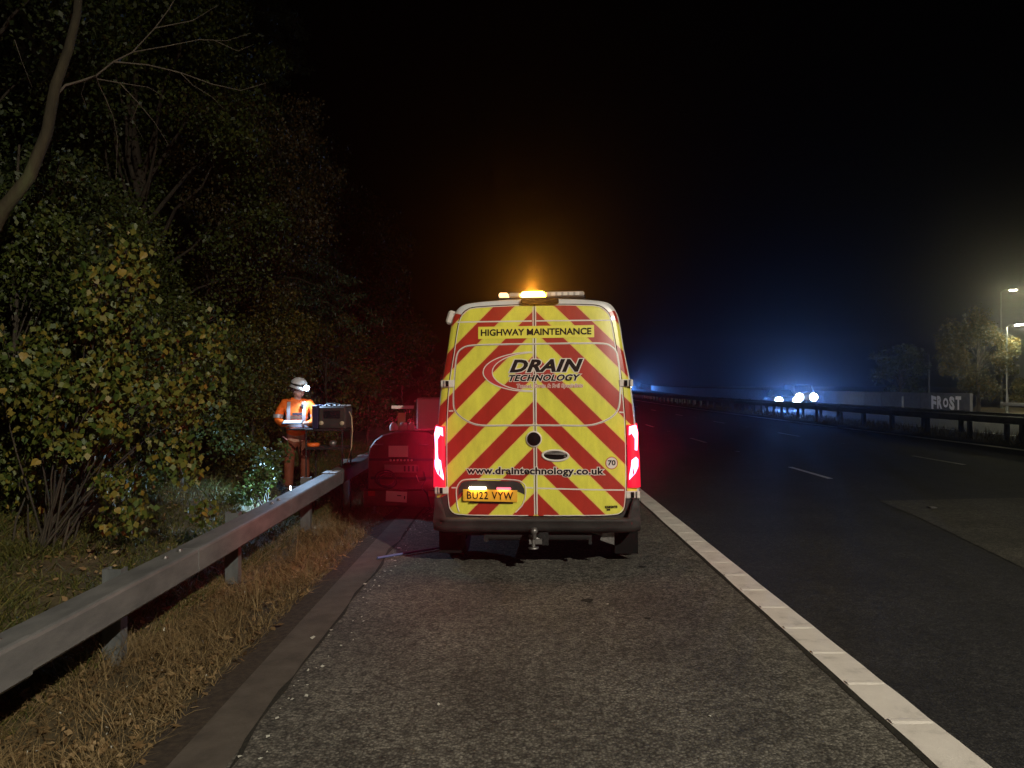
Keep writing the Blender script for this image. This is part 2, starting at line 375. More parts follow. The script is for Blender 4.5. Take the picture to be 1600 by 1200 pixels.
# pale chips and crumbs along the crack
V = []
for k in range(130):
    d = rng.uniform(2.2, 12); X = -1.24 + rng.normal(0, .05) if k % 9 else rng.uniform(-1.8, 1.5)
    s = rng.uniform(.004, .012)*(2.2 if k % 15 == 0 else 1); a = rng.uniform(0, 6.28); x, y, z = P(X, d, .005)
    q = [(x+s*math.cos(a+t)*rng.uniform(.6, 1.5), y+s*math.sin(a+t)*rng.uniform(.6, 1.5)*1.6, z+rng.uniform(0, .004)) for t in (0, 1.57, 3.14, 4.71)]
    V.append(q)
tag(link('pale_grit', np_mesh('pale_grit', np.array(V), 4, MT['chips'])), kind='stuff')
mb = MB()
for (X, d, s) in ((.62, 6.1, .035), (1.02, 5.6, .02), (1.25, 7.2, .025), (.1, 3.4, .018)):
    x, y, z = P(X, d, .0045); mb.add([(x+s*math.cos(t)*rng.uniform(.5, 1.3)*1.5, y+s*math.sin(t)*rng.uniform(.5, 1.2)*2, z) for t in np.arange(0, 6.28, .8)], [list(range(8))])
tag(mb.build('tar_spots', MT['crack']), kind='structure')

# lane markings
def dashes(name, X, start, length, gap, n, w=.1):
    root = empty(name); tag(root, kind='structure')
    for k in range(n):
        mb = MB(); vs = []; fs = []; a = start + k*(length+gap)
        for i in range(5):
            d = a + length*i/4; vs += [P(X-w/2, d, .005), P(X+w/2, d, .005)]
        for i in range(4): fs.append([2*i, 2*i+1, 2*i+3, 2*i+2])
        mb.add(vs, fs); mb.build('dash', MT['lane_line'], root)
dashes('lane_one_marking', 5.74, 13.5, 2.0, 7.0, 14)
dashes('lane_two_marking', 9.25, 6.3, 2.0, 7.0, 14)
stb = MB(); stb.box((-.05, -.045, 0), (.05, .045, .014), MT['steel'], None, .012); stm = stb.mesh('road_stud')
for i, (X, st) in enumerate(((5.74, 10.2), (9.25, 12.0))):
    for k in range(5):
        o = link('road_stud', stm); o.location = P(X, st + 9*k + (0 if i == 0 else 0), .004)
        tag(o, ('nearest', 'second nearest', 'third nearest', 'fourth nearest', 'farthest')[k] + [' metal road stud in the line left of the second lane', ' metal road stud in the line right of the second lane'][i], 'road stud', ['road studs along the first lane line', 'road studs along the second lane line'][i])
sheet('median_edge_line', [12.3, 12.52], ds(-6, 330, .5), MT['lane_line'], .005)
sheet('opposite_median_edge_line', [15.8, 15.95], ds(-6, 330, 1), MT['lane_line'], .005)

# ------------------------------------------------------------------ haze
mh = bpy.data.materials.new('haze_air'); mh.use_nodes = True; nt = mh.node_tree
for n in list(nt.nodes):
    if n.type != 'OUTPUT_MATERIAL': nt.nodes.remove(n)
pv = nt.nodes.new('ShaderNodeVolumePrincipled'); pv.inputs['Density'].default_value = HAZE_D; pv.inputs['Anisotropy'].default_value = HAZE_G
pv.inputs['Color'].default_value = (.95, .96, 1, 1)
out = [n for n in nt.nodes if n.type == 'OUTPUT_MATERIAL'][0]; nt.links.new(pv.outputs[0], out.inputs['Volume'])
mb = MB(); mb.box((-165, -34, -2.5), (200, 334, 24)); tag(mb.build('haze', mh), kind='stuff')

# ------------------------------------------------------------------ left safety barrier
def barrier_left():
    root = empty('safety_barrier', (-2.45, 4, gz(-2.75)))
    tag(root, 'galvanised box beam safety barrier on steel posts along the grass verge', 'crash barrier')
    inv = Vector(root.location)
    def fx(d): return -2.45
    def top(d): return float(np.interp(d, [0, 3.8, 5.7, 7.1, 10.15, 14, 40], [.49, .49, .50, .515, .56, .6, .62])) + grade(d)
    starts = [-3.0, 1.35, 3.80, 5.82, 8.25, 10.72, 13.1, 15.5, 17.9, 20.3]
    for i in range(len(starts)-1):
        a, b = starts[i], starts[i+1]; rings = []; big = .011 if i == 1 else 0
        for k in range(7):
            d = a + (b-a-.012)*k/6; t = top(d); h = .20; w = .215; r = .022
            x1 = fx(d)+big; x0 = x1-w-2*big; z1 = t+big; z0 = t-h-big
            ring = [(x1, z0+r), (x1, z1-r), (x1-.3*r, z1-.3*r), (x1-r, z1), (x0+r, z1), (x0+.3*r, z1-.3*r), (x0, z1-r), (x0, z0+r), (x0+r, z0), (x0+.05, z0), (x0+.05, z0+.015), (x1-.05, z0+.015), (x1-.05, z0), (x1-r, z0)]
            rings.append([(X - inv.x, d - inv.y, z - inv.z) for X, z in ring])
        mb = MB(); mb.loft(rings, None, True, True, False); bo = mb.build('beam', MT['galv'], root)
        for d in ((b-.09, b-.33) if i < 6 else ()):
            mb = MB(); mb.lathe([(.0, .012), (.014, .012), (.016, .008), (.016, -.002), (.028, -.002), (.028, -.004)], (0, 0, 0), 8)
            mb.build('bolt', MT['steel'], bo, (fx(d)-.11-inv.x, d-inv.y, top(d)+.006-inv.z))
    for k, d in enumerate((2.9, 5.16, 7.35, 9.95, 12.3, 14.7, 17.1, 19.5)):
        mb = MB(); X = -2.755; z0 = gz(X)-.1; z1 = top(d)+.012; w = .045; dp = .065; t = .010; f = .022
        prof = [(-w, -dp), (w, -dp), (w, -dp+f), (w-t, -dp+f), (w-t, -dp+t), (-w+t, -dp+t), (-w+t, dp-t), (w-t, dp-t), (w-t, dp-f), (w, dp-f), (w, dp), (-w, dp)]
        rings = [[(X+a - inv.x, d+b - inv.y, z - inv.z) for b, a in prof] for z in (z0, z1)]
        mb.loft(rings, None, True, True, False)
        mb.box((X+.05-inv.x, d-.05-inv.y, top(d)-.19-inv.z), (X+.10-inv.x, d+.05-inv.y, top(d)-.02-inv.z))
        mb.build('post', MT['galvpost'], root)
        mb = MB(); mb.lathe([(0, .012), (.10, .012), (.13, .0), (.13, -.05)], (0, 0, 0), 9)
        mb.build('post_footing', MT['crack'], root, (X-inv.x, d-inv.y, gz(X)+.02-inv.z))
    return top
RTOP = barrier_left()
for i, d in enumerate((10.55, 12.9)):
    mb = MB(); mb.add([(-.11, -.15, 0), (.09, -.15, 0), (.09, .15, 0), (-.11, .15, 0), (-.11, -.15, -.004), (.09, -.15, -.004), (.09, .15, -.004), (-.11, .15, -.004)],
       [[0, 1, 2, 3], [4, 7, 6, 5], [0, 4, 5, 1], [1, 5, 6, 2], [2, 6, 7, 3], [3, 7, 4, 0]])
    o = mb.build('cover_plate', mat('pale_plate%d' % i, (.72, .78, .85), .35), None, (-2.555, d, RTOP(d)+.012))  # pale blue colour stands in for torch light caught on the barrier top
    tag(o, ['pale flat plate lying on the barrier top nearer the camera', 'pale flat plate on the barrier top beside the jetting unit'][i], 'plate', 'pale plates lying on the barrier')

# ------------------------------------------------------------------ median barriers
def median(name, X, h, label, d0, d1, sp, thick=.2):
    root = empty(name, P(X, 20)); tag(root, label, 'crash barrier', None); inv = Vector(root.location)
    n = int((d1-d0)/4.8)+1
    for i in range(n):
        a = d0 + i*4.8; rings = []
        for k in range(4):
            d = a + 4.785*k/3; x, y, z = P(X, d, h); r = .02
            ring = [(0, -thick+r), (0, -r), (r, 0), (.18, 0), (.2, -r), (.2, -thick+r), (.18, -thick), (r, -thick)]
            rings.append([(x+u-inv.x, y-inv.y, z+v-inv.z) for u, v in ring])
        mb = MB(); mb.loft(rings, None, True, True, False); mb.build('beam', MT['galv'], root)
    me = MB(); me.box((-.05, -.06, -.1), (.05, .06, h+.02)); pm = me.mesh('post', MT['galvpost'])
    d = d0+.6
    while d < d1:
        o = link('post', pm, root); p = P(X+.29, d); o.location = Vector(p)-inv; d += sp
    return root
median('safety_barrier', 13.75, .70, 'dark box beam barrier along the near side of the central reservation', 8, 150, 2.4)
median('safety_barrier', 14.9, .74, 'box beam barrier on the far side of the central reservation behind the nearer one', 8, 150, 2.4)
median('safety_barrier', 30.2, .82, 'low barrier beyond the opposite carriageway right of the graffiti wall', 18, 44, 3.2)
# clutter of tall weeds in the reservation
V = []
for k in range(5000):
    X = rng.uniform(13.1, 15.4); d = rng.uniform(12, 60); x, y, z = P(X, d); h = rng.uniform(.05, .28); a = rng.uniform(0, 6.28); w = .012
    lx, ly = rng.normal(0, .3*h, 2); V.append([(x-w*math.cos(a), y-w*math.sin(a), z), (x+w*math.cos(a), y+w*math.sin(a), z), (x+lx, y+ly, z+h)])
tag(link('median_weeds', np_mesh('median_weeds', np.array(V), 3, G_DRY)), kind='stuff')

# wall beyond the opposite carriageway
root = empty('concrete_wall', P(28.6, 50)); tag(root, 'long low concrete panel wall beyond the opposite carriageway with white graffiti', 'wall'); inv = Vector(root.location)
XW = 28.6; WH = 1.42
d = 47.3; k = 0
WALL_D0 = d
while d < 300:
    step = 3.0 if d < 150 else 6.0
    a, b = d+.02, d+step-.02
    mb = MB(); vs = []
    for dd_ in (a, b):
        x, y, z = P(XW, dd_)
        h = WH + rng.uniform(-.015, .015)
        vs += [(x-inv.x, y-inv.y, z-.3-inv.z), (x-inv.x, y-inv.y, z+h-inv.z), (x+.18-inv.x, y-inv.y, z+h-inv.z), (x+.18-inv.x, y-inv.y, z-.3-inv.z)]
    mb.add(vs, [[0, 4, 5, 1], [1, 5, 6, 2], [2, 6, 7, 3], [0, 1, 2, 3], [4, 7, 6, 5]]); mb.build('panel', MT['wall'] if d < 84 else MT['wall_pale'], root)  # far panels are paler: headlamp light on them is put into the colour
    d += step
wall_root = root
# text helper --------------------------------------------------------------
def text_mesh(body, offset=0.0, shear=0.0, spacing=1.0):
    cu = bpy.data.curves.new('t', 'FONT'); cu.body = body; cu.size = 1; cu.offset = offset; cu.shear = shear
    cu.space_character = spacing; cu.resolution_u = 3; cu.fill_mode = 'BOTH'
    ob = bpy.data.objects.new('t', cu); COL.objects.link(ob)
    dg = bpy.context.evaluated_depsgraph_get(); dg.update()
    me = bpy.data.meshes.new_from_object(ob.evaluated_get(dg))
    v = np.zeros(len(me.vertices)*3); me.vertices.foreach_get('co', v); v = v.reshape(-1, 3)
    fs = [list(p.vertices) for p in me.polygons]
    bpy.data.objects.remove(ob); bpy.data.curves.remove(cu); bpy.data.meshes.remove(me)
    return v[:, :2], fs
# FROST, each letter a separate stroke-built character on the wall face
d1 = 51.9; d0_ = 48.2; fr = []
gl = empty('graffiti_lettering', (0, 0, 0)); gl.parent = wall_root
letters = 'FROST'
for i, ch in enumerate(letters):
    v, f = text_mesh(ch, .055); lo = v.min(0); hi = v.max(0); u = (v-lo)/(hi-lo)
    a = d1 - (d1-d0_)*(i+.04)/5; b = d1 - (d1-d0_)*(i+.9)/5
    zb = .32 + (.12 if i == 2 else 0) + .02*(i % 2); zt = 1.25 - (.1 if i == 2 else 0) - .03*(i % 3)
    pts = []
    for q in u:
        dd_ = a + (b-a)*q[0]; zz = zb + (zt-zb)*q[1] - (.1*q[0] if i in (0, 3) else 0)
        x, y, z = P(XW, dd_); pts.append((x-.008-inv.x, y-inv.y, z+zz-inv.z))
    mb = MB(); mb.add(pts, f); mb.build('letter', MT['graf'], gl)
# marker post by the wall
t = empty('marker_post', P(29.9, 50)); t.location = P(27.9, 54.5); tag(t, 'short pale marker post with a wide foot in front of the concrete wall', 'marker post')
mb = MB(); mb.box((-.05, -.05, 0), (.05, .05, 1.15)); mb.build('post', MT['galvpost'], t)
mb = MB(); mb.lathe([(.26, 0), (.24, .05), (.07, .42), (.05, .45)], n=10); mb.build('foot', MT['galvpost'], t)

# ------------------------------------------------------------------ street lamps
def lamp_col(loc, H, arm, aim, label, power, col, bulb, sp=True, group='street lamps', cone=150, bl=.6):
    t = empty('street_lamp', loc); tag(t, label, 'street lamp', group)
    mb = MB(); mb.tube([(0, 0, 0), (0, 0, 1.2), (0, 0, 1.25), (0, 0, H-.1)], [.1, .1, .075, .05], 10); mb.build('column', MT['galvpost'], t)
    ax, ay = arm; mb = MB(); mb.tube([(0, 0, H-.1), (ax*.4, ay*.4, H+.1), (ax, ay, H+.15)], .035, 8); mb.build('bracket', MT['galvpost'], t)
    L_ = math.hypot(ax, ay); ang = math.atan2(ay, ax)
    M = Matrix.Translation((ax, ay, H+.15)) @ Matrix.Rotation(ang, 4, 'Z')
    mb = MB(); mb.box((-.1, -.14, -.04), (.6, .14, .08), None, M, .03); mb.build('lantern', MT['plastic'], t)
    em = emit('lamp_glow', bulb, 60 if sp else 150)
    mb = MB(); mb.box((.04, -.13, -.10), (.56, .13, -.043), None, M, .02); mb.build('diffuser', em, t)
    ld = bpy.data.lights.new('street_light', 'SPOT'); ld.energy = power; ld.color = col; ld.spot_size = R(cone); ld.spot_blend = bl; ld.shadow_soft_size = .12
    lo = bpy.data.objects.new('street_light', ld); COL.objects.link(lo); lo.parent = t
    lo.location = M @ Vector((.3, 0, -.12))
    dv = Vector(aim) - (Vector(loc)+Vector(lo.location)); lo.rotation_euler = dv.to_track_quat('-Z', 'Y').to_euler()
    return t
lx, ly, lz = LAMP_POS
lamp_col((14.3, ly-.2, gz(14.3)), lz, (-4.6, .2), (1.5, -2.5, 0), 'tall street lamp on the central reservation behind the camera', LAMP_W, (1, .91, .76), (1, .85, .6), cone=84, bl=1)
lamp_col((42.2, 64, .0), 10.2, (.65, -.1), (40, 55, 0), 'taller lit street lamp above the tree at the right edge', 1500, (1, .9, .5), (1, .88, .6))
lamp_col((35.0, 52.5, .0), 6.2, (.5, -.1), (32, 50, 0), 'lower lit street lamp at the far right edge beside the tree', 1700, (1, .95, .6), (1, .95, .8))
lamp_col((30.3, 37.5, -.05), 8.2, (-2.9, 0), (28.8, 52, .6), 'street lamp on the far verge just outside the right edge of the frame', 7000, (1, .88, .66), (1, .88, .6), cone=84, bl=1)  # unseen lamp put in to brighten the graffiti wall
t = empty('slim_pole', (P(32, 56)[0], 57, 0)); tag(t, 'faint unlit slim pole behind the wall left of the graffiti', 'pole')
t.location = (32.6, 58, 0); mb = MB(); mb.tube([(0, 0, 0), (0, 0, 4.4)], [.07, .05], 8); mb.build('shaft', MT['galvpost'], t)
mb = MB(); mb.tube([(0, 0, 4.4), (0, 0, 4.46)], .075, 8); mb.build('cap', MT['galvpost'], t)

# ------------------------------------------------------------------ foliage
def leaves(centers, radii, n_per, size, droop=.35, flat=.0, aspect=.32, seed=0, shell=.55):
    r = np.random.default_rng(seed); C_ = np.repeat(np.array(centers, float), n_per, axis=0); Rd = np.repeat(np.array(radii, float), n_per, axis=0)
    if Rd.ndim == 1: Rd = Rd[:, None]*np.ones((1, 3))
    N = len(C_); u = r.normal(size=(N, 3)); u /= np.linalg.norm(u, axis=1)[:, None]
    rad = r.uniform(0, 1, N)**shell; p = C_ + u*rad[:, None]*Rd
    a = r.normal(size=(N, 3)); a[:, 2] -= droop*2; a /= np.linalg.norm(a, axis=1)[:, None]
    b = np.cross(a, r.normal(size=(N, 3))); b /= np.linalg.norm(b, axis=1)[:, None]
    L_ = (size*r.uniform(.6, 1.35, N))[:, None]
    V = np.stack([p, p + a*L_*.45 + b*L_*aspect, p + a*L_, p + a*L_*.45 - b*L_*aspect], 1)
    return V
def branch_path(p0, p1, sag=.15, n=5, jit=.05):
    p0 = Vector(p0); p1 = Vector(p1); L_ = (p1-p0).length; out = []
    for i in range(n+1):
        t = i/n; q = p0.lerp(p1, t); q.z += sag*L_*math.sin(math.pi*t); 
        if 0 < i < n: q += Vector(rng.normal(0, jit*L_*.3, 3))
        out.append(q)
    return out
def tree(name, base, H, crown_c, crown_r, nclump, nper, lsize, lm, label, cat='tree', group='trees of the roadside wood', seed=0, tr=.12, lean=(0, 0), clr=.55, kind_='round', droop=.35, bark='darkbark'):
    r = np.random.default_rng(seed); root = empty(name, base); tag(root, label, cat, group)
    cc = np.array(crown_c, float); cr = np.array(crown_r, float)
    # trunk
    mb = MB(); pts = [(0, 0, -.15)]; n = 7
    for i in range(1, n+1):
        t = i/n; pts.append((lean[0]*t**1.3 + r.normal(0, .04)*H*.12, lean[1]*t**1.3 + r.normal(0, .04)*H*.12, H*.86*t))
    mb.tube(pts, [tr*(1-.85*i/n)+.008 for i in range(n+1)], 8); 
    cl = []; crs = []
    for k in range(nclump):
        u = r.normal(size=3); u /= np.linalg.norm(u); rr = r.uniform(.35, 1)**.5
        q = cc + u*cr*rr
        cl.append(q); s_ = clr*r.uniform(.6, 1.35); crs.append((s_, s_, s_*.75))
    for k in range(0, nclump, max(1, nclump//16)):
        q = cl[k]; t = min(.95, max(.15, (q[2]/H)*.7)); i = min(int(t*n), n-1)
        p0 = Vector(pts[i]).lerp(Vector(pts[i+1]), t*n-i)
        mb.tube(branch_path(p0, q, .08), [tr*.35, tr*.28, tr*.2, tr*.14, tr*.09, .006], 5, None, False)
    mb.build('trunk', MT[bark], root)
    V = leaves(cl, crs, nper, lsize, droop, seed=seed+1)
    V = V[V[:, 0, 2] + base[2] > -.1]
    link('crown', np_mesh('crown', V, 4, lm), root)
    return root
def conifer(base, H, rad, label, seed, lm, z0=.12, group='trees of the roadside wood', sag=.3):
    r = np.random.default_rng(seed); root = empty('conifer_tree', base); tag(root, label, 'tree', group)
    mb = MB(); mb.tube([(0, 0, -.2), (.05, 0, H*.5), (0, 0, H)], [.2, .12, .02], 8)
    Cs = []; Rs = []
    nb = 62
    for k in range(nb):
        t = z0 + (1-z0)*(k+.5)/nb; z = H*t; L_ = rad*(1-t)**.75*r.uniform(.65, 1.1)+.25; a = r.uniform(0, 6.28)
        e = Vector((math.cos(a)*L_, math.sin(a)*L_, z - sag*L_)); p = branch_path((0, 0, z), e, .12, 5, .04)
        mb.tube(p, [.035, .03, .024, .018, .012, .005], 4, None, False)
        for j in range(1, 6):
            for q in range(2):
                f = (j-.4*q)/5; i = min(int(f*5), 4); c_ = p[i].lerp(p[i+1], f*5-i)
                s_ = .16+.20*(1-f)*L_*.5; Cs.append(c_ + Vector(r.normal(0, .08, 3)) - Vector((0, 0, .08))); Rs.append((s_*1.3, s_*1.3, s_*.6))
    mb.build('trunk', MT['darkbark'], root)
    V = leaves([tuple(c_) for c_ in Cs], Rs, 60, .085, .5, aspect=.13, seed=seed+3)
    link('crown', np_mesh('crown', V, 4, lm), root)
    return root
def gp(X, d, dz=0): return (X + sft(d), d, gz(X) + grade(d) + dz)
G1 = 'trees of the roadside wood'; G2 = 'bushes along the wood edge'
# near bushes (left edge of the frame to the worker)
def bush(X, d, rx, ry, h, nc, npr, ls, lm, label, seed, clr=.42):
    return tree('bush', gp(X, d), h, (0, 0, h*.52), (rx, ry, h*.5), nc, npr, ls, lm, label, 'bush', G2, seed, .03, (0, 0), clr)
bush(-5.4, 6.0, .9, 1.0, 2.5, 34, 300, .06, L_GREEN, 'dark green bush at the left edge of the frame', 11)
bush(-5.0, 8.6, .85, 1.1, 2.9, 40, 330, .055, L_DARK, 'dense dark bush right of the shrub with yellowing leaves', 12)
bush(-4.75, 10.6, .8, 1.1, 2.7, 40, 330, .055, L_GREEN, 'green bush directly behind the worker on his left', 13)
bush(-4.5, 13.4, .9, 1.3, 3.0, 36, 330, .055, L_OLIVE, 'olive bush behind the equipment stand', 14)
bush(-4.2, 16.5, 1.1, 1.5, 3.3, 36, 300, .06, L_OLIVE, 'sparse olive bush above the jetting unit', 15)
bush(-4.1, 20.5, 1.3, 1.8, 3.6, 36, 300, .07, L_RUST, 'reddish bush left of the van far down the verge', 16)
bush(-4.0, 26, 1.4, 2.2, 4.0, 36, 280, .08, L_OLIVE, 'far bush at the verge hidden partly by the van', 17)
bush(-6.6, 4.6, .9, 1.1, 3.0, 34, 260, .07, L_DARK, 'dark bush cut by the left frame edge', 18)
bush(-6.3, 11.8, 1.0, 1.2, 4.2, 44, 300, .06, L_GREEN, 'tall green bush rising behind the worker', 19)
bush(-5.1, 7.6, .9, .9, 3.3, 46, 360, .055, L_GREEN, 'leafy green bush close behind the yellowing shrub', 21)
bush(-5.6, 8.3, 1.0, 1.0, 4.6, 50, 360, .055, L_DARK, 'tall dark bush above the yellowing shrub', 22)
bush(-5.0, 9.7, .7, .9, 3.8, 44, 340, .05, L_GREEN, 'green bush between the yellowing shrub and the worker', 23)
bush(-6.1, 7.0, .9, 1.0, 4.4, 44, 320, .06, L_OLIVE, 'olive green bush left of the yellowing shrub', 24)
bush(-4.35, 12.3, .55, .8, 1.7, 26, 300, .045, L_OLIVE, 'low olive bush behind the legs of the equipment stand', 25)
# trees behind
tree('broadleaf_tree', gp(-7.2, 9.0), 9.5, (.3, -.2, 5.6), (1.9, 1.8, 3.6), 70, 420, .07, L_DARK, 'tall dark broadleaf tree behind the mossy trunk', seed=31, tr=.16, clr=.62)
tree('broadleaf_tree', gp(-6.4, 12.6), 9.0, (.7, -.4, 5.2), (1.8, 1.8, 3.4), 70, 420, .065, L_GREEN, 'green broadleaf tree above the worker', seed=32, tr=.15, clr=.6)
tree('weeping_tree', gp(-5.9, 14.4), 7.6, (1.0, -.5, 5.0), (1.5, 1.5, 2.3), 60, 400, .06, L_RUST, 'tree with rust tinged drooping leaves above the worker', seed=33, tr=.13, clr=.5, droop=.8)
tree('broadleaf_tree', gp(-8.8, 6.4), 8.5, (.6, 0, 5.0), (1.9, 1.6, 3.2), 60, 380, .075, L_GREEN, 'broadleaf tree filling the upper left corner', seed=34, tr=.16, clr=.6)
tree('broadleaf_tree', gp(-9.5, 15), 13, (.5, 0, 8.4), (2.8, 2.6, 5.0), 80, 380, .09, L_DARK, 'tall dark tree deep in the wood behind the others', seed=35, tr=.2, clr=.85)
tree('broadleaf_tree', gp(-6.9, 19), 9, (.4, 0, 5.0), (2.2, 2.2, 3.6), 60, 360, .085, L_DARK, 'dark tree at the right end of the wood left of the van', seed=36, tr=.16, clr=.7)
tree('broadleaf_tree', gp(-6.6, 27), 9, (.4, 0, 5.0), (2.4, 2.6, 4.0), 60, 320, .1, L_DARK, 'farthest dark tree of the wood beside the carriageway', seed=37, tr=.16, clr=.8)
conifer(gp(-6.2, 16.8), 13.5, 3.4, 'dark conifer with drooping branches outlined against the black sky', 41, L_NEEDLE)
conifer(gp(-7.4, 22.5), 13, 3.2, 'farther dark conifer left of the amber beacon glow', 42, L_NEEDLE)
# mossy leaning trunk and bare twigs
root = empty('bare_tree', gp(-6.2, 7.0)); tag(root, 'leaning mossy trunk with bare grey twigs at upper left', 'tree', G1); inv = Vector(root.location)
def px3(px, py, d): return Vector(((px-800)*d/1160, d, 1.75-(py-608)*d/1160)) - inv
tp = [px3(-60, 700, 7.0), px3(-45, 420, 7.0), px3(5, 325, 7.0), px3(45, 275, 7.0), px3(72, 205, 7.05), px3(84, 135, 7.1), px3(105, 75, 7.15), px3(118, 20, 7.2), px3(126, -80, 7.3), px3(150, -260, 7.4)]
mb = MB(); mb.tube(tp, [.09, .075, .062, .056, .052, .048, .043, .038, .032, .02], 10); mb.build('trunk', MT['bark'], root)
mb = MB()
def twig(pts, r0, d): 
    q = [px3(x, y, d + .1*i) for i, (x, y) in enumerate(pts)]
    mb.tube(q, [r0*(1-.75*i/(len(q)-1)) for i in range(len(q))], 5, None, False)
twig([(84, 150), (100, 132), (125, 125), (148, 117), (175, 95), (205, 80), (240, 42), (262, 12), (280, -20)], .014, 7.1)
twig([(148, 117), (152, 130), (162, 150), (175, 180), (182, 215), (180, 280)], .007, 7.1)
twig([(148, 117), (132, 125), (125, 145), (135, 170)], .006, 7.1)
twig([(175, 95), (230, 100), (280, 112), (330, 130), (375, 140), (415, 128)], .009, 7.2)
twig([(280, 112), (300, 132), (330, 150), (350, 170)], .005, 7.3)
twig([(205, 80), (260, 70), (310, 60), (352, 62), (390, 50)], .006, 7.3)
twig([(150, 122), (185, 128), (215, 160), (240, 190), (262, 225)], .007, 7.3)
twig([(185, 128), (230, 135), (255, 150)], .005, 7.3)
twig([(240, 42), (300, 30), (340, 5)], .006, 7.3)
twig([(330, 60), (370, 78), (395, 68)], .004, 7.4)
twig([(215, 160), (205, 185), (222, 215)], .004, 7.3)
twig([(20, 60), (32, 95), (48, 135)], .005, 7.0)
mb.build('branches', MT['twig'], root)

# shrub with large yellowing leaves: 280 single leaves + the rest as one mass
root = empty('large_leaf_shrub', gp(-4.35, 6.9)); tag(root, 'shrub with large heart shaped leaves turning yellow behind the barrier', 'shrub'); inv = Vector(root.location)
SC = []
for i in range(64):
    px = 150 + rng.normal(0, 85); py = 620 + rng.normal(0, 105)
    py = min(py, 800); d = rng.uniform(6.5, 7.6)
    if py < 520 and px < 120: px += 90
    SC.append((px3(px, py, d), rng.uniform(.09, .22)))
mb = MB()
for i, (q, s_) in enumerate(SC):
    if i % 3 == 0: mb.tube(branch_path((rng.normal(0, .1), rng.normal(0, .1), 0), q, .1, 5, .06), [.012, .010, .008, .007, .005, .003], 5, None, False)
mb.build('stems', MT['darkbark'], root)
V = leaves([tuple(q) for q, s_ in SC], [s_*1.5 for q, s_ in SC], 95, .058, .8, aspect=.42, seed=5)
o = link('foliage', np_mesh('foliage', V, 4, L_YEL), root); o['kind'] = 'stuff'
hm = []
for v_ in range(3):
    mb = MB(); w = (.5, .42, .56)[v_]
    pr = [(0, 0), (.25, -.06), (.48, .12), (.5, .32), (.34, .62), (.12, .88), (0, 1.06), (-.12, .88), (-.34, .62), (-.5, .32), (-.48, .12), (-.25, -.06)]
    vs = [(x*w*2*.9, y, .10*abs(x)*2 - .12*y*y) for x, y in pr] + [(0, .45, 0.0)]
    mb.add(vs, [[i, (i+1) % 12, 12] for i in range(12)]); hm.append(mb.mesh('leaf', L_YOBJ))
for i in range(280):
    q, s_ = SC[int(rng.integers(0, len(SC)))]; u = Vector(rng.normal(0, 1, 3)); u.normalize(); u.y = -abs(u.y)
    o = link('leaf', hm[i % 3], root); sz = rng.uniform(.035, .085); o.scale = (sz, sz, sz)
    o.location = q + u*s_*1.6*rng.uniform(.6, 1); o.rotation_euler = (R(rng.uniform(200, 300)), R(rng.uniform(-35, 35)), R(rng.uniform(-70, 70)))

# ivy lit by the head torch
root = empty('ivy_clump', gp(-3.45, 9.9)); tag(root, 'ivy clump beside the worker lit blue white by his head torch', 'ivy'); inv = Vector(root.location)
IC = []
for i in range(34):
    t = rng.uniform(0, 1); px = 440 - 65*t + rng.normal(0, 12); py = 690 + 95*t + rng.normal(0, 12); IC.append(px3(px, py, rng.uniform(10.1, 10.7)))
mb = MB()
for i in range(0, 34, 4): mb.tube(branch_path((rng.normal(0, .1), .3, 0), IC[i], .1, 5, .06), [.014, .012, .01, .008, .006, .004], 5, None, False)
mb.build('stems', MT['twig'], root)
link('foliage', np_mesh('foliage', leaves([tuple(q) for q in IC], [.13]*34, 46, .055, .4, aspect=.42, seed=8), 4, L_GREEN), root)

# grass
def blades(N, xr, dr, hr, w, lean, seed, dens=None, pw=1.0):
    r = np.random.default_rng(seed); out = []
    X = r.uniform(*xr, N); d = dr[0] + (dr[1]-dr[0])*r.uniform(0, 1, N)**pw
    for i in range(N):
        if dens and mn.noise((X[i]*2.2, d[i]*1.6, 5)) + r.uniform(-.5, .5) < dens: continue
        x, y, z = P(X[i], d[i]); z += und(X[i], d[i])
        h = r.uniform(*hr)*(.6+.8*abs(mn.noise((X[i]*1.5, d[i]*1.5, 2)))*1.6); a = r.uniform(0, 6.28); ca, sa = math.cos(a)*w, math.sin(a)*w
        l1 = r.normal(0, lean*h, 2); l2 = l1*2.2 + r.normal(0, lean*h*.5, 2)
        p0 = (x-ca, y-sa, z-.01); p1 = (x+ca, y+sa, z-.01); p2 = (x+ca*.8+l1[0], y+sa*.8+l1[1], z+h*.6); p3 = (x-ca*.8+l1[0], y-sa*.8+l1[1], z+h*.6)
        p4 = (x+ca*.15+l2[0], y+sa*.15+l2[1], z+h); p5 = (x-ca*.15+l2[0], y-sa*.15+l2[1], z+h)
        out.append([p0, p1, p2, p3]); out.append([p3, p2, p4, p5])
    return np.array(out)
tag(link('dry_grass', np_mesh('dry_grass', np.concatenate([
    blades(17000, (-2.95, -1.9), (1.8, 6.5), (.03, .15), .0026, .6, 1, .02), blades(11000, (-2.95, -1.9), (6.5, 14), (.03, .15), .0035, .6, 2, .0),
    blades(1300, (-2.9, -1.92), (1.8, 12), (.16, .34), .0022, .25, 3, 0), blades(3000, (-2.0, -1.80), (1.8, 14), (.02, .09), .003, .6, 4)]), 4, G_DRY)), kind='stuff')
tag(link('green_grass', np_mesh('green_grass', np.concatenate([
    blades(24000, (-5.6, -2.8), (2.5, 9), (.03, .15), .0045, .5, 6, -.25), blades(15000, (-5.2, -2.8), (9, 20), (.04, .18), .006, .5, 7, -.2)]), 4, G_GREEN)), kind='stuff')
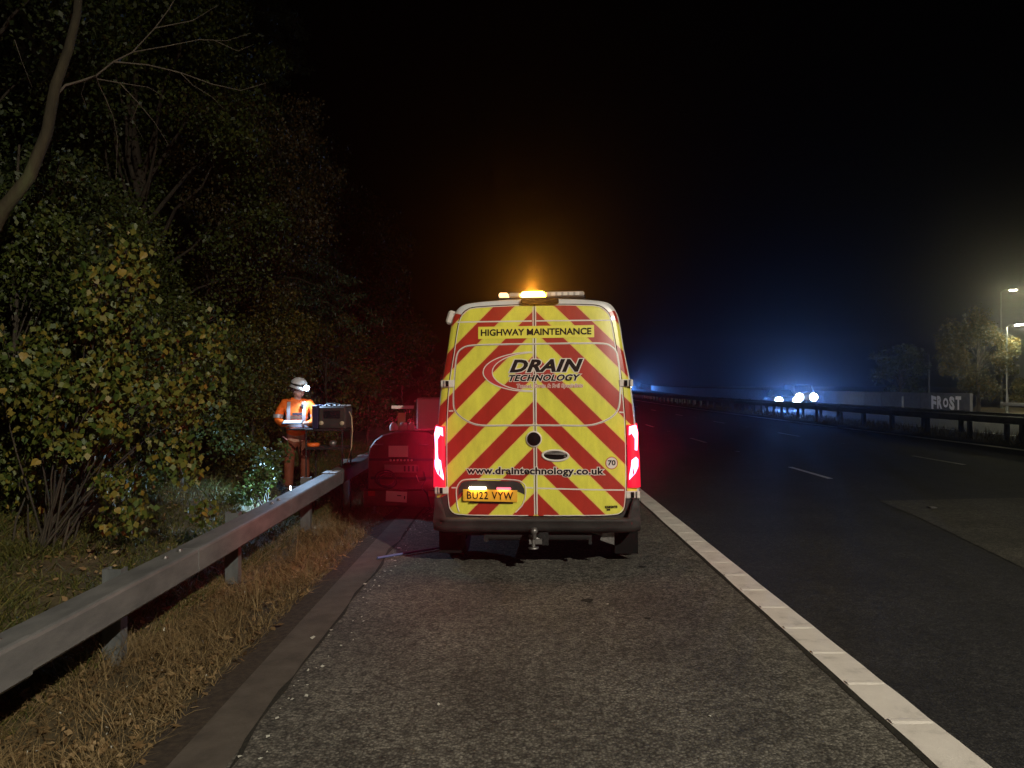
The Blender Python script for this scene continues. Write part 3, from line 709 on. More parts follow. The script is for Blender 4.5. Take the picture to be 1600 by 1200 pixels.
r = np.random.default_rng(9); N = 9000; X = r.uniform(-6, -2.0, N); X[:2200] = r.uniform(-3, -1.75, 2200); d = 2 + 16*r.uniform(0, 1, N)**1.5
base = np.array([P(a, b, .012 + und(a, b)) for a, b in zip(X, d)]); base[:, 2] += r.uniform(0, .04, N)
a = r.normal(size=(N, 3)); a[:, 2] *= .35; a /= np.linalg.norm(a, axis=1)[:, None]; b = np.cross(a, np.array([0, 0, 1])+r.normal(0, .35, (N, 3))); b /= np.linalg.norm(b, axis=1)[:, None]
s_ = r.uniform(.012, .04, N)[:, None]
tag(link('fallen_leaves', np_mesh('fallen_leaves', np.stack([base-a*s_, base+b*s_*.5, base+a*s_, base-b*s_*.5], 1), 4, LITTER)), kind='stuff')
V = []
for k in range(110):
    X_ = rng.uniform(-2.9, -1.8); d_ = 2.4 + 9*rng.uniform(0, 1)**1.3; x, y, z = P(X_, d_, .05+und(X_, d_)); s1 = rng.uniform(.004, .010)
    V.append([(x+s1*rng.uniform(-1, 1), y+s1*rng.uniform(-1, 1), z+s1*rng.uniform(-1, 2)) for _ in range(4)])
tag(link('pale_litter_flecks', np_mesh('pale_litter_flecks', np.array(V), 4, MT['chips'])), kind='stuff')
root = empty('dry_stalk', gp(-2.25, 8.6)); tag(root, 'tall dry bent weed stalk in the grass by the third post', 'weed'); inv = Vector(root.location)
mb = MB()
for pts in ([(470, 880), (490, 850), (510, 825), (528, 798)], [(463, 880), (464, 855), (466, 838)], [(466, 862), (474, 852), (480, 856)]):
    q = [px3(x, y, 7.9) for x, y in pts]; mb.tube(q, [.005, .004, .003, .002][:len(q)], 4, None, False)
mb.build('stem', G_DRY, root)

# tree by the far lamps
tree('broadleaf_tree', (33.6, 53.5, -.1), 7.2, (0, 0, 4.2), (2.3, 2.0, 3.1), 60, 260, .16, L_OLIVE, 'round olive tree behind the graffiti wall lit by the street lamps', group='trees beyond the opposite carriageway', seed=51, tr=.15, clr=.8)
tree('broadleaf_tree', (38.6, 54, -.2), 3.8, (0, 0, 1.7), (2.2, 1.4, 1.6), 30, 220, .14, L_OLIVE, 'low olive bush at the foot of the far right street lamp', 'bush', 'trees beyond the opposite carriageway', seed=52, tr=.06, clr=.6)
tree('broadleaf_tree', (31.4, 60, -.2), 6.0, (0, 0, 3.4), (2.0, 2.0, 2.8), 34, 200, .17, L_DARK, 'dark tree left of the lamp lit tree behind the wall', group='trees beyond the opposite carriageway', seed=53, tr=.1, clr=.8)

# ------------------------------------------------------------------ the van
def cr_spline(pts, n=4):
    out = []; m_ = len(pts)
    for i in range(m_-1):
        p0 = pts[max(i-1, 0)]; p1 = pts[i]; p2 = pts[i+1]; p3 = pts[min(i+2, m_-1)]
        for k in range(n):
            t = k/n; q = []
            for a in range(2):
                q.append(.5*((2*p1[a]) + (-p0[a]+p2[a])*t + (2*p0[a]-5*p1[a]+4*p2[a]-p3[a])*t*t + (-p0[a]+3*p1[a]-3*p2[a]+p3[a])*t**3))
            out.append(tuple(q))
    out.append(pts[-1]); return out
DOOR = [(0, .535), (.4, .535), (.74, .54), (.82, .568), (.852, .64), (.866, .85), (.868, 1.1), (.862, 1.43), (.838, 1.8), (.79, 2.13), (.752, 2.38), (.715, 2.49), (.635, 2.552), (.5, 2.567), (.25, 2.575), (0, 2.578)]
BODY = [(0, .40), (.4, .40), (.8, .40), (.95, .41), (.992, .55), (.998, .80), (.992, 1.06), (.968, 1.43), (.928, 1.8), (.872, 2.13), (.838, 2.38), (.80, 2.51), (.72, 2.592), (.54, 2.622), (.25, 2.638), (0, 2.643)]
DO = cr_spline(DOOR); BO = cr_spline(BODY)
DO = [(x, min(z, 2.578)) for x, z in DO]
def Yr(x, z):
    return .10*max(0, z-1.35)**1.5 + .055*(abs(x)/.9)**4
VAN = empty('works_van', (.235, 7.12, 0), R(-4.0)); VAN.rotation_euler = (0, R(-.6), R(-4.0))
tag(VAN, 'white highway maintenance van with red and yellow chevron rear doors parked on the hard shoulder', 'van')
def full(ring):  # mirror half profile into closed loop
    return ring + [(-x, z) for x, z in ring[-2:0:-1]]
DF, BF = full(DO), full(BO)
def offs(ring, d):  # move ring outward
    n = len(ring); out = []
    for i in range(n):
        a = Vector(ring[i-1]); b = Vector(ring[(i+1) % n]); t = (b-a); t = t.normalized() if t.length > 1e-9 else Vector((1, 0)); nn = Vector((t.y, -t.x)); out.append((ring[i][0]+nn.x*d, ring[i][1]+nn.y*d))
    return out
# rear frame between doors and body edge (carries the film); then the shell
L0 = offs(DF, .007)
def blend(A, B, t): return [(a[0]*(1-t)+b[0]*t, a[1]*(1-t)+b[1]*t) for a, b in zip(A, B)]
def at(ring, f): return [(x, f(x, z), z) for x, z in ring]
frame_rings = [at(L0, lambda x, z: Yr(x, z)+.04), at(L0, lambda x, z: Yr(x, z)+.001), at(blend(L0, BF, .45), lambda x, z: Yr(x, z)+.003), at(blend(L0, BF, .78), lambda x, z: Yr(x, z)+.014)]
mb = MB(); mb.loft(frame_rings[:2], MT['gap'])
mb.loft(frame_rings[1:3], MT['chev']); mb.loft(frame_rings[2:], MT['chev'])
# keep header and sill of the frame plain
me = mb.mesh('rear_frame'); 
me.materials.append(MT['white']); wi = len(me.materials)-1; me.materials.append(MT['plastic']); wp = wi+1; ci = me.materials.find('chevron_film')
for p in me.polygons:
    cz = p.center.z; cx = abs(p.center.x)
    if p.material_index == ci and (cz > 2.5 or (cz < .70)): p.material_index = wi if cz > 2 else wp
link('rear_frame', me, VAN)
shell = [frame_rings[-1]]
bf = lambda x, z: Yr(x, z)
shell += [at(blend(L0, BF, .93), lambda x, z: Yr(x, z)+.035), at(BF, lambda x, z: Yr(x, z)+.085), at(BF, lambda x, z: .32), at(BF, lambda x, z: 2.2)]
def station(y, sx, ztop):
    return [(x*sx, y, .40 + (z-.40)*((ztop-.40)/(2.643-.40))) for x, z in BF]
shell += [station(4.05, .985, 2.62), station(4.35, .97, 2.50), station(4.75, .96, 1.98), station(5.05, .95, 1.55), station(5.35, .93, 1.28), station(5.75, .88, 1.10), station(5.88, .80, .95)]
mb = MB(); mb.loft(shell, MT['white'], True, False); mb.add(shell[-1], [list(range(len(shell[-1])))], MT['white'])
mb.build('body', None, VAN)
mb = MB(); inner = at(L0, lambda x, z: Yr(x, z)+.04); mb.add(inner, [list(range(len(inner)))[::-1]], MT['gap']); mb.build('door_aperture', None, VAN)
# doors
zs_ = sorted(set([round(z, 4) for z in np.linspace(.536, 2.576, 90)]))
def wdoor(z):
    right = DO; best = 0
    for (x0, z0), (x1, z1) in zip(right[:-1], right[1:]):
        if (z0-z)*(z1-z) <= 0 and z1 != z0:
            t = (z-z0)/(z1-z0); best = max(best, x0+t*(x1-x0))
    return best
def door(s):
    mb = MB(); nx = 16; vs = []; fs = []
    for z in zs_:
        w = max(wdoor(z), .02)
        for k in range(nx+1): 
            x = .004 + (w-.004)*k/nx; vs.append((s*x, Yr(x, z), z))
    for i in range(len(zs_)-1):
        for k in range(nx):
            a = i*(nx+1)+k; f = [a, a+1, a+nx+2, a+nx+1]; fs.append(f if s > 0 else f[::-1])
    mb.add(vs, fs, MT['chev'], True)
    # door edges
    nr = len(zs_); loop = [i*(nx+1) for i in range(nr)] + [(nr-1)*(nx+1)+k for k in range(1, nx+1)] + [i*(nx+1)+nx for i in range(nr-2, -1, -1)] + [k for k in range(nx-1, 0, -1)]
    fr_ = [vs[i] for i in loop]; bk = [(x, y+.03, z) for x, y, z in fr_]; n = len(loop)
    mb.add(fr_+bk, [[i, (i+1) % n, n+(i+1) % n, n+i] for i in range(n)], MT['film'])
    return mb.build('rear_door', None, VAN)
dL, dR = door(-1), door(1)
dL['label'] = 'left rear door with number plate'; dR['label'] = 'right rear door with handle'
def conform(x, z, off): return (x, Yr(x, z)-off, z)
def ribbon(pts, w, off, m, name, parent, closed=False, smooth=3):
    P_ = [Vector(p) for p in pts]; n = len(P_); L_, R_ = [], []
    for i in range(n):
        a = P_[i-1] if (i > 0 or closed) else P_[i]; b = P_[(i+1) % n] if (i < n-1 or closed) else P_[i]
        t = (b-a).normalized(); nn = Vector((-t.y, t.x))*w/2; L_.append(P_[i]+nn); R_.append(P_[i]-nn)
    mb = MB(); vs = [conform(p.x, p.y, off) for p in L_] + [conform(p.x, p.y, off) for p in R_]
    fs = [[i, (i+1) % n, n+(i+1) % n, n+i] for i in range(n if closed else n-1)]
    mb.add(vs, fs, m); return mb.build(name, None, parent)
def dense(pts, st=.04):
    out = []
    for a, b in zip(pts[:-1], pts[1:]):
        n = max(1, int(math.dist(a, b)/st))
        for k in range(n): out.append((a[0]+(b[0]-a[0])*k/n, a[1]+(b[1]-a[1])*k/n))
    out.append(pts[-1]); return out
SP = 163.4
def vx(px): return (px-833)/SP
def vz(py): return 1.75-(py-608)/SP
def vp(px, py):
    # undo the small depth change towards the top of the doors
    x, z = vx(px), vz(py)
    for _ in range(3):
        k = 1 + Yr(x, z)/7.12; x = vx(px)*k; z = 1.75-(py-608)/SP*k
    return (x, z)
# window pressing outline (white gap in the film with dark shadow line)
right = [(833, 537), (900, 537), (940, 538), (953, 543), (961, 553), (964.5, 575), (966, 600), (965, 628), (961, 643), (950, 654), (932, 662), (912, 665.5), (870, 665), (833, 664.5)]
left_ = [(833, 664.5), (790, 664.5), (748, 664), (728, 658), (713, 648), (706, 638), (704.5, 625), (705.5, 600), (708, 570), (711, 552), (718, 543), (734, 538), (780, 537), (833, 537)]
for nm, pts, dr in (('right', right, dR), ('left', left_, dL)):
    q = [vp(*p) for p in dense(cr_spline(pts, 4), 8)]
    ribbon(q, .017, .0022, MT['film'], 'window_outline', dr); ribbon([(x*.994, z-.004) for x, z in q], .005, .0028, MT['steel'], 'window_groove', dr)
for (a, b, dr) in (((710, 501), (829, 501), dL), ((836, 501), (957, 502), dR), ((836, 763), (970, 766), dR), ((700, 762), (709, 762), dL), ((818, 762), (829, 762.5), dL), ((964, 645), (971, 645.5), dR), ((697, 641), (704, 641), dL)):
    q = dense([vp(*a), vp(*b)], .05); ribbon(q, .013, .0022, MT['film'], 'film_joint', dr)
q = dense([(.012, .55), (.012, 2.56)], .05); ribbon(q, .012, .0022, MT['film'], 'film_edge', dR)
q = dense([(-.012, .55), (-.012, 2.56)], .05); ribbon(q, .010, .0022, MT['film'], 'film_edge', dL)
# white border round each door
for dr, s in ((dR, 1), (dL, -1)):
    q = [(s*(x-.006 if x > .3 else x), z + (.006 if z < .6 else (-.006 if z > 2.5 else 0))) for x, z in DO if x > .015]
    ribbon(q, .008, .0022, MT['film'], 'film_border', dr)
def decal(body, x0, x1, z0, z1, m, off, parent, name, offset=0, shear=0, outline=0, om=None, om_off=None, spacing=1, tilt=0):
    v, f = text_mesh(body, offset, shear, spacing); lo = v.min(0); hi = v.max(0); sc = ((x1-x0)/(hi[0]-lo[0]), (z1-z0)/(hi[1]-lo[1]))
    def put(v, f, m, off, name):
        # split wide triangles is unnecessary: letters are small
        pts = []
        for a, b in v:
            x = x0+(a-lo[0])*sc[0]; z = z0+(b-lo[1])*sc[1] + tilt*(x-x0); pts.append(conform(x, z, off))
        mb = MB(); mb.add(pts, f, m); mb.build(name, None, parent)
    if outline:
        v2, f2 = text_mesh(body, offset+outline, shear, spacing); put(v2, f2, om, om_off or off*.7, name+'_outline')
    put(v, f, m, off, name)
def panel2d(pts, off, m, name, parent, thick=0):
    mb = MB(); vs = [conform(x, z, off) for x, z in pts]; mb.add(vs, [list(range(len(pts)))], m)
    return mb.build(name, None, parent)
# HIGHWAY MAINTENANCE
def vb(px0, px1, py0, py1):
    a = vp(px0, py1); b = vp(px1, py0); return a[0], b[0], a[1], b[1]
x0, x1, z0, z1 = vb(744.4, 926, 509, 528)
g = dense([(x0, z0), (x1, z0)], .05); 
mb = MB(); vs = [conform(x, z0, .004) for x, _ in g] + [conform(x, z1, .004) for x, _ in g]; n = len(g); mb.add(vs, [[i, i+1, n+i+1, n+i] for i in range(n-1)], MT['yel']); mb.build('lettering_panel', None, VAN)
x0, x1, z0, z1 = vb(748.6, 921.8, 513.0, 523.6); decal('HIGHWAY MAINTENANCE', x0, x1, z0, z1, MT['black'], .0065, VAN, 'lettering', .03)
va, _ = text_mesh('HIGHWAY MAINTENANCE', .03); vb_, _ = text_mesh('HIGHWAY M', .03); vm_, _ = text_mesh('M', .03)
k_ = (x1-x0)/(va[:, 0].max()-va[:, 0].min()); mr = x0 + (vb_[:, 0].max()-va[:, 0].min())*k_; ml = mr - (vm_[:, 0].max()-vm_[:, 0].min())*k_
hM = (z1-z0)*.97; zM = z0 + (z1-z0)*.015
panel2d([(ml+(mr-ml)*a, zM+hM*b) for a, b in ((0, 0), (0, 1), (.25, 1), (.5, .36), (.75, 1), (1, 1), (1, 0), (.81, 0), (.81, .68), (.58, .06), (.42, .06), (.19, .68), (.19, 0))], .0072, MT['black'], 'letter_m', VAN)
# swoosh logo
cx, cy = 831, 580.6
outer = [(cx-79*math.cos(t), cy-31.2*math.sin(t)) for t in np.linspace(math.pi/2*.99, -math.pi/2*.99, 40)]
innr = [(cx-64.5*math.cos(t), cy-29.8*math.sin(t)) for t in np.linspace(math.pi/2*.99, -math.pi/2*.99, 40)]
mb = MB(); vs = [conform(*vp(*p), .0035) for p in outer] + [conform(*vp(*p), .0035) for p in innr]
mb.add(vs, [[i, i+1, 41+i, 40+i] for i in range(39)], MT['redp']); mb.build('logo_swoosh', None, dL)
ribbon([vp(*p) for p in outer], .009, .005, MT['film'], 'logo_outline', dL); ribbon([vp(*p) for p in innr], .009, .005, MT['film'], 'logo_outline', dL)
x0, x1, z0, z1 = vb(793.5, 909, 561.2, 581.4); decal('DRAIN', x0, x1, z0, z1, MT['black'], .0075, VAN, 'logo_lettering', .045, .32, .05, MT['film'], .005, 1.06)
x0, x1, z0, z1 = vb(792.8, 905, 585.2, 595.4); decal('TECHNOLOGY', x0, x1, z0, z1, MT['black'], .0075, VAN, 'logo_lettering', .04, .3, .07, MT['film'], .0055, 1.08)
x0, x1, z0, z1 = vb(805, 908, 599.8, 607.5); decal('Tunnel, Drain & Rail Specialists', x0, x1, z0, z1, MT['redp'], .007, VAN, 'tagline', 0, .1, .075, MT['film'], .0045, 1.05)
x0, x1, z0, z1 = vb(724.5, 939.5, 729.0, 743.5); decal('www.draintechnology.co.uk', x0, x1, z0, z1, MT['black'], .0075, VAN, 'web_address', .03, 0, .07, MT['film'], .005, 1.04, -.008)
# 70 roundel
def disc(px, py, r, off, m, name, parent, n=24, sx=1):
    x, z = vp(px, py); return panel2d([(x+sx*r*math.cos(t), z+r*math.sin(t)) for t in np.linspace(0, 2*math.pi, n, False)][::1], off, m, name, parent)
disc(951.5, 724, .060, .003, MT['redp'], 'roundel_rim', dR); disc(951.5, 724, .053, .0045, MT['film'], 'roundel', dR)
x0, x1, z0, z1 = vb(945.5, 957.5, 719.3, 728); decal('70', x0, x1, z0, z1, MT['black'], .006, dR, 'roundel_number', .03)
x0, x1, z0, z1 = vb(940.5, 959.5, 790, 794.6); decal('KNIGHTS', x0, x1, z0, z1, MT['black'], .005, dR, 'small_lettering', .06)
x0, x1, z0, z1 = vb(943, 948.5, 795.2, 798); panel2d([(x0, z0), (x1, z0), (x1, z1), (x0, z1)], .004, MT['black'], 'small_mark', dR)
# lock cap and handle
x, z = vp(831, 686)
mb = MB(); mb.lathe([(.078, -.002), (.078, -.010), (.066, -.014)], (0, 0, 0), 24, MT['film'], 'y'); mb.lathe([(.066, -.008), (.06, -.02), (0, -.024)], (0, 0, 0), 24, MT['gap'], 'y')
mb.build('lock_cap', None, VAN, (x, Yr(x, z), z))
x, z = vp(864.5, 712)
mb = MB(); el = lambda r1, r2, y: [(r1*math.cos(t), y, r2*math.sin(t)) for t in np.linspace(0, 2*math.pi, 28, False)]
mb.loft([el(.135, .060, .0), el(.134, .059, -.010), el(.118, .046, -.013), el(.112, .040, -.002)], MT['film']); mb.add(el(.112, .040, -.002), [list(range(28))], MT['gap'])
hb = mb.build('door_handle', None, dR, (x, Yr(x, z), z), (0, R(2), 0))
mb = MB(); mb.loft([[(xx, -.012, .012+hh) for xx, hh in ((-.10, 0), (.10, 0), (.085, .02), (-.085, .02))], [(xx, -.026, .010+hh) for xx, hh in ((-.098, 0), (.098, 0), (.083, .018), (-.083, .018))]], MT['steel'], True, True, False); mb.build('lever', None, hb)
mb = MB(); mb.lathe([(.011, -.006), (.011, -.012), (0, -.014)], (.09, 0, -.006), 10, MT['steel'], 'y'); mb.build('keyhole', None, hb)
# number plate recess
rec = [(711, 765), (712, 757), (719, 751.5), (760, 751), (803, 752.5), (812, 757), (815.5, 764), (815, 772), (806, 768.5), (760, 768), (722, 767.5), (714, 773)]
tx = np.linspace(711, 815.5, 22); ty = np.interp(tx, [711, 713, 719, 740, 803, 811, 815.5], [763, 757, 752, 750.5, 752, 756, 764]); by_ = np.interp(tx, [711, 716, 722, 806, 815.5], [775, 769, 767.5, 768.5, 773])
mb = MB(); vs = [conform(*vp(a, b), .004) for a, b in zip(tx, ty)] + [conform(*vp(a, b), .004) for a, b in zip(tx, by_)]
mb.add(vs, [[i, i+1, 23+i, 22+i] for i in range(21)], MT['plastic']); mb.build('plate_hood', None, dL)
ro = [(712, 800), (709, 790), (707.5, 770), (709, 761), (714, 753), (724, 749), (760, 748.5), (800, 750), (812, 754), (817, 761), (816.5, 776), (812, 789), (806, 796), (801, 801)]
rq = [vp(*p) for p in dense(cr_spline(ro, 4), 6)]
mb = MB(); mb.tube([conform(x, z, .004) for x, z in rq], .006, 6, MT['film']); mb.build('plate_recess_rim', None, dL)
a = vp(761.5, 774.2); pc = (a[0], Yr(*a)-.018, a[1])
mb = MB(); mb.box((-.262, -.004, -.0575), (.262, .004, .0575), MT['plate'], None, .002); pl = mb.build('number_plate', None, dL, pc, (R(4), R(1.2), 0))
v, f = text_mesh('BU22 VYW', .016, 0, 1.12); lo = v.min(0); hi = v.max(0)
pts = [(-.222+.444*(a_-lo[0])/(hi[0]-lo[0]), -.0065, -.036+.076*(b_-lo[1])/(hi[1]-lo[1])) for a_, b_ in v]
mb = MB(); mb.add(pts, f, MT['black']); mb.build('plate_characters', None, pl)
mb = MB(); mb.box((-.2, -.005, -.073), (.22, .003, -.060), MT['gap']); mb.build('plate_bracket', None, pl)
for i, (px, ec, est, lc, lw, w_) in enumerate(((742, (1, .78, .42), 9, (1, .72, .38), .75, .085), (783, (1, .12, .2), 2.0, (1, .45, .32), .22, .07))):
    a = vp(px, 762.3 + i*1.0)
    mb = MB(); mb.box((-w_, -.022, -.012), (w_, 0, .012), emit('plate_lamp_glow', ec, est), None, .007); mb.build('plate_lamp', None, dL, (a[0], Yr(*a)-.006, a[1]), (0, R(1), 0))
    ld = bpy.data.lights.new('plate_light', 'AREA'); ld.shape = 'RECTANGLE'; ld.size = w_*1.6; ld.size_y = .015; ld.energy = lw; ld.color = lc
    lo_ = bpy.data.objects.new('plate_light', ld); COL.objects.link(lo_); lo_.parent = VAN; lo_.location = (a[0], Yr(*a)-.042, a[1]+.002); lo_.rotation_euler = (R(14), 0, 0)
# hinges
def hinge(px, py, s, w=.135, h=.072):
    a = vp(px, py); t = MB(); t.box((-w/2, -.028, -h/2), (w/2, .0, h/2), MT['film'], None, .008)
    o = t.build('hinge', None, VAN, (a[0], Yr(*a)+.004, a[1]))
    t = MB(); t.box((-.018, -.036, -h*.38), (.012, -.026, h*.38), MT['gap']); t.tube([(s*.035, -.034, -h*.44), (s*.035, -.034, h*.44)], .008, 8, MT['steel']); t.build('hinge_pin', None, o)
hinge(974.5, 600, 1); hinge(983, 773, 1); hinge(695.5, 598, -1); hinge(684.5, 766, -1)
# tail lamps
RED_HOT = emit('tail_lamp_hot', (1, .16, .26), 9, (.5, .01, .01))
RED_DIM = emit('tail_lamp_dim', (1, .01, .05), .8, (.4, .004, .008))
def tail(s):
    mb = MB(); n = 14; rings = []
    zz = np.linspace(.80, 1.40, n)
    for z in zz:
        wi_ = wdoor(z)+.012; wo = np.interp(z, [.55, .80, 1.06, 1.43, 1.8], [.995, 1.0, .996, .974, .93])
        top = np.interp(z, [.8, .83, 1.36, 1.40], [0, 1, 1, .6]); 
        y0 = Yr(wi_, z)-.012
        rings.append([(s*wi_, y0+.03, z), (s*wi_, y0-.006*top, z), (s*(wi_*.55+wo*.45), y0-.012*top+.002, z), (s*(wi_*.15+wo*.85), y0+.012, z), (s*(wo+.006), y0+.055, z), (s*(wo+.007), y0+.13, z+.01), (s*(wo-.01), y0+.17, z+.015)])
    if s < 0: rings = [r_[::-1] for r_ in rings]
    mb.loft(rings, RED_DIM, False, False); 
    o = mb.build('tail_lamp', None, VAN); o['label'] = 'left tail lamp' if s < 0 else 'right tail lamp'
    # glowing light guides: upper block with stem, lower leaf-shaped block
    U = [(.02, 1.385), (.085, 1.40), (.10, 1.33), (.095, 1.24), (.09, 1.155), (.065, 1.16), (.068, 1.27), (.04, 1.32), (.015, 1.30)]
    Lw = [(.035, 1.065), (.075, 1.095), (.098, 1.07), (.096, 1.00), (.07, .94), (.012, .875), (.012, .92), (.028, 1.0)]
    if s < 0: stem = [(.068, 1.17), (.092, 1.17), (.092, 1.06), (.060, 1.08)]
    for poly in ([U, Lw] + ([stem] if s < 0 else [])):
        pts = []
        for u_, z in poly:
            wi_ = wdoor(z)+.012; y0 = Yr(wi_, z)-.012; x = wi_+u_*1.05; yy = y0-.016 + max(0, (u_-.055))*.45
            pts.append((s*x, yy, z))
        mb = MB(); mb.add(pts, [list(range(len(pts))) if s > 0 else list(range(len(pts)))[::-1]], RED_HOT); mb.build('light_guide', None, o)
    for z in (1.28, 1.0):
        ld = bpy.data.lights.new('tail_light', 'SPOT'); ld.energy = TAIL_W*(.12 if s > 0 else 1.0); ld.color = (1, .012, .04); ld.shadow_soft_size = .03; ld.spot_size = R(150); ld.spot_blend = .8
        lo_ = bpy.data.objects.new('tail_light', ld); COL.objects.link(lo_); lo_.parent = VAN; lo_.location = (s*1.03, .0, z)
        lo_.rotation_euler = Vector((s*1.0, .55, .02)).to_track_quat('-Z', 'Y').to_euler()
    ld = bpy.data.lights.new('tail_spill', 'AREA'); ld.shape = 'RECTANGLE'; ld.size = .05; ld.size_y = .5; ld.energy = 3.2 if s < 0 else 1.2; ld.color = (1, .02, .05)
    lo_ = bpy.data.objects.new('tail_spill', ld); COL.objects.link(lo_); lo_.parent = VAN; lo_.location = (s*.95, -.06, 1.12); lo_.rotation_euler = Vector((s*.25, -1, -.1)).to_track_quat('-Z', 'Y').to_euler()
    for z in (1.30, .98):
        ld = bpy.data.lights.new('tail_beam', 'SPOT'); ld.energy = 300 if s < 0 else 45; ld.color = (1, .015, .06); ld.spot_size = R(62); ld.spot_blend = .7; ld.shadow_soft_size = .04
        lo_ = bpy.data.objects.new('tail_beam', ld); COL.objects.link(lo_); lo_.parent = VAN; lo_.location = (s*.955, -.08, z); lo_.rotation_euler = Vector((-.1, -1, .42)).to_track_quat('-Z', 'Y').to_euler()
    return o
tail(1); tail(-1)
# bumper
def bump_ring(u):  # u along the bumper from left to right
    pass
xs = np.linspace(-1.0, 1.0, 33); rings = []
prof = [(.03, .70), (-.035, .698), (-.05, .67), (-.055, .60), (-.12, .535), (-.135, .50), (-.135, .455), (-.115, .415), (-.06, .39), (.05, .39), (.10, .42)]
for x in xs:
    ax = abs(x); inner = ax < .86; rr = []
    for y, z in prof:
        zz = z
        if ax < .88: zz = min(z, .528)         # below the doors only the step
        elif ax < .93: zz = min(z, .528 + (ax-.88)/.05*.18)
        k = max(0, (ax-.80)/.2); yy = y + .10*k**2.2
        if zz < z: yy = min(yy + .04*(z-zz)/.3, .02)-.06*(1 if ax < .88 else 0)
        rr.append((x*.99, yy, zz))
    rings.append(rr)
mb = MB(); mb.loft(rings, MT['plastic'], False, False)
for s in (-1, 1):
    er = rings[0] if s < 0 else rings[-1]
    side = [[(s*.99, y+dy, z) for (x_, y, z) in er] for dy in (0,)]
    mb.loft([er, [(s*1.0, min(.46, y+.44), z) for x_, y, z in er]], MT['plastic'], False)
bm_ = mb.build('rear_bumper', None, VAN)
for s in (-1, 1):
    mb = MB(); mb.box((s*.83-.075, -.141, .472), (s*.83+.075, -.128, .500), MT['redlens'], None, .004); o = mb.build('reflector', None, bm_); o.location = (0, .035, 0)
# underside: chassis, towbar, hitch, brackets
mb = MB(); mb.box((-.8, .25, .30), (.8, 5.2, .42), MT['under']); mb.build('chassis', None, VAN)
mb = MB(); mb.tube([(-.48, .02, .345), (.52, .02, .345)], .045, 10); mb.box((-.50, -.02, .29), (-.46, .07, .42)); mb.box((.50, -.02, .27), (.53, .07, .42)); mb.build('towbar', MT['under'], VAN)
mb = MB(); mb.box((-.06, -.17, .30), (.06, .02, .345)); mb.lathe([(.02, .0), (.02, .04), (.034, .055), (.036, .075), (.026, .095), (0, .103)], (-.01, -.19, .36), 12); mb.tube([(-.06, -.13, .37), (-.01, -.16, .36), (.05, -.12, .33)], .014, 6)
mb.lathe([(.05, 0), (.05, .012), (0, .012)], (-.02, -.17, .262), 12); mb.tube([(-.02, -.17, .26), (-.02, -.17, .35)], .018, 8); mb.build('tow_hitch', MT['steel'], VAN)
mb = MB(); mb.box((.06, -.12, .28), (.12, -.06, .40)); mb.lathe([(.04, 0), (.04, -.03), (0, -.03)], (.05, -.10, .36), 12, None, 'y'); mb.build('tow_socket', MT['rubber'], VAN)
mb = MB(); mb.add([(.63, .03, .36), (.745, .03, .38), (.745, .03, .255), (.61, .03, .30), (.63, .04, .36), (.745, .04, .38), (.745, .04, .255), (.61, .04, .30)], [[0, 1, 2, 3][::-1], [4, 5, 6, 7], [0, 4, 5, 1], [1, 5, 6, 2], [2, 6, 7, 3], [3, 7, 4, 0]]); mb.build('step_bracket', MT['steel'], VAN)
mb = MB(); mb.tube([(.50, .15, .37), (.62, .12, .345), (.66, .1, .34)], .016, 8); mb.build('exhaust_pipe', MT['steel'], VAN)
for s in (-1, 1):
    mb = MB(); mb.box((s*.885-.115, .36, .10), (s*.885+.115, .375, .45)); mb.build('mudflap', MT['gap'], VAN)
# wheels
def wheel(x, y):
    t = MB(); R0 = .345; w = .115
    prof = [(.20, -w*.8), (.27, -w), (.32, -w), (.338, -w*.85), (.345, -w*.5), (.345, w*.5), (.338, w*.85), (.32, w), (.27, w), (.20, w*.8)]
    t.lathe(prof, (0, 0, 0), 32, MT['rubber'], 'x')
    for k in range(40):
        a = 2*math.pi*k/40; M = Matrix.Rotation(a, 4, 'X'); t.box((-.085, -.012, .343), (-.03, .012, .351), MT['rubber'], M); t.box((.03, -.012, .343), (.085, .012, .351), MT['rubber'], M)
    o = t.build('wheel', None, VAN, (x, y, .35)); s = 1 if x > 0 else -1
    t = MB(); t.lathe([(.205, -.08*s), (.20, .07*s), (.17, .05*s), (.08, .06*s), (.06, .085*s), (0, .085*s)], (0, 0, 0), 20, MT['steel'], 'x'); t.build('rim', None, o)
for s in (-1, 1): wheel(s*.875, .80); wheel(s*.875, 4.55)
# wheel arches, side glazing, door seams
for s in (-1, 1):
    for y in (.80, 4.55):
        t = MB(); pr = [(y+.44*math.cos(a), .36+.44*math.sin(a)) for a in np.linspace(0, math.pi, 20)]
        t.add([(s*1.003, p[0], max(.40, p[1])) for p in pr], [list(range(20)) if s > 0 else list(range(20))[::-1]], MT['gap']); t.build('wheel_arch', None, VAN)
    t = MB(); t.add([(s*.975, 3.55, 1.45), (s*.965, 4.45, 1.45), (s*.915, 4.3, 2.05), (s*.905, 3.55, 2.10)], [[0, 1, 2, 3] if s > 0 else [3, 2, 1, 0]], MT['glass']); t.build('cab_window', None, VAN)
    for yy in (1.05, 2.35, 3.45):
        t = MB(); t.tube([(s*1.001, yy, .6), (s*.999, yy, .95), (s*.968, yy, 1.43), (s*.93, yy, 1.8), (s*.873, yy, 2.13), (s*.84, yy, 2.38)], .006, 5, MT['gap']); t.build('door_seam', None, VAN)
t = MB(); st1 = station(4.35, .97, 2.50); st2 = station(5.05, .95, 1.55)
t.add([(-.70, 4.42, 2.40), (.70, 4.42, 2.40), (.80, 5.12, 1.52), (-.80, 5.12, 1.52)], [[0, 1, 2, 3]], MT['glass']); t.build('windscreen', None, VAN)
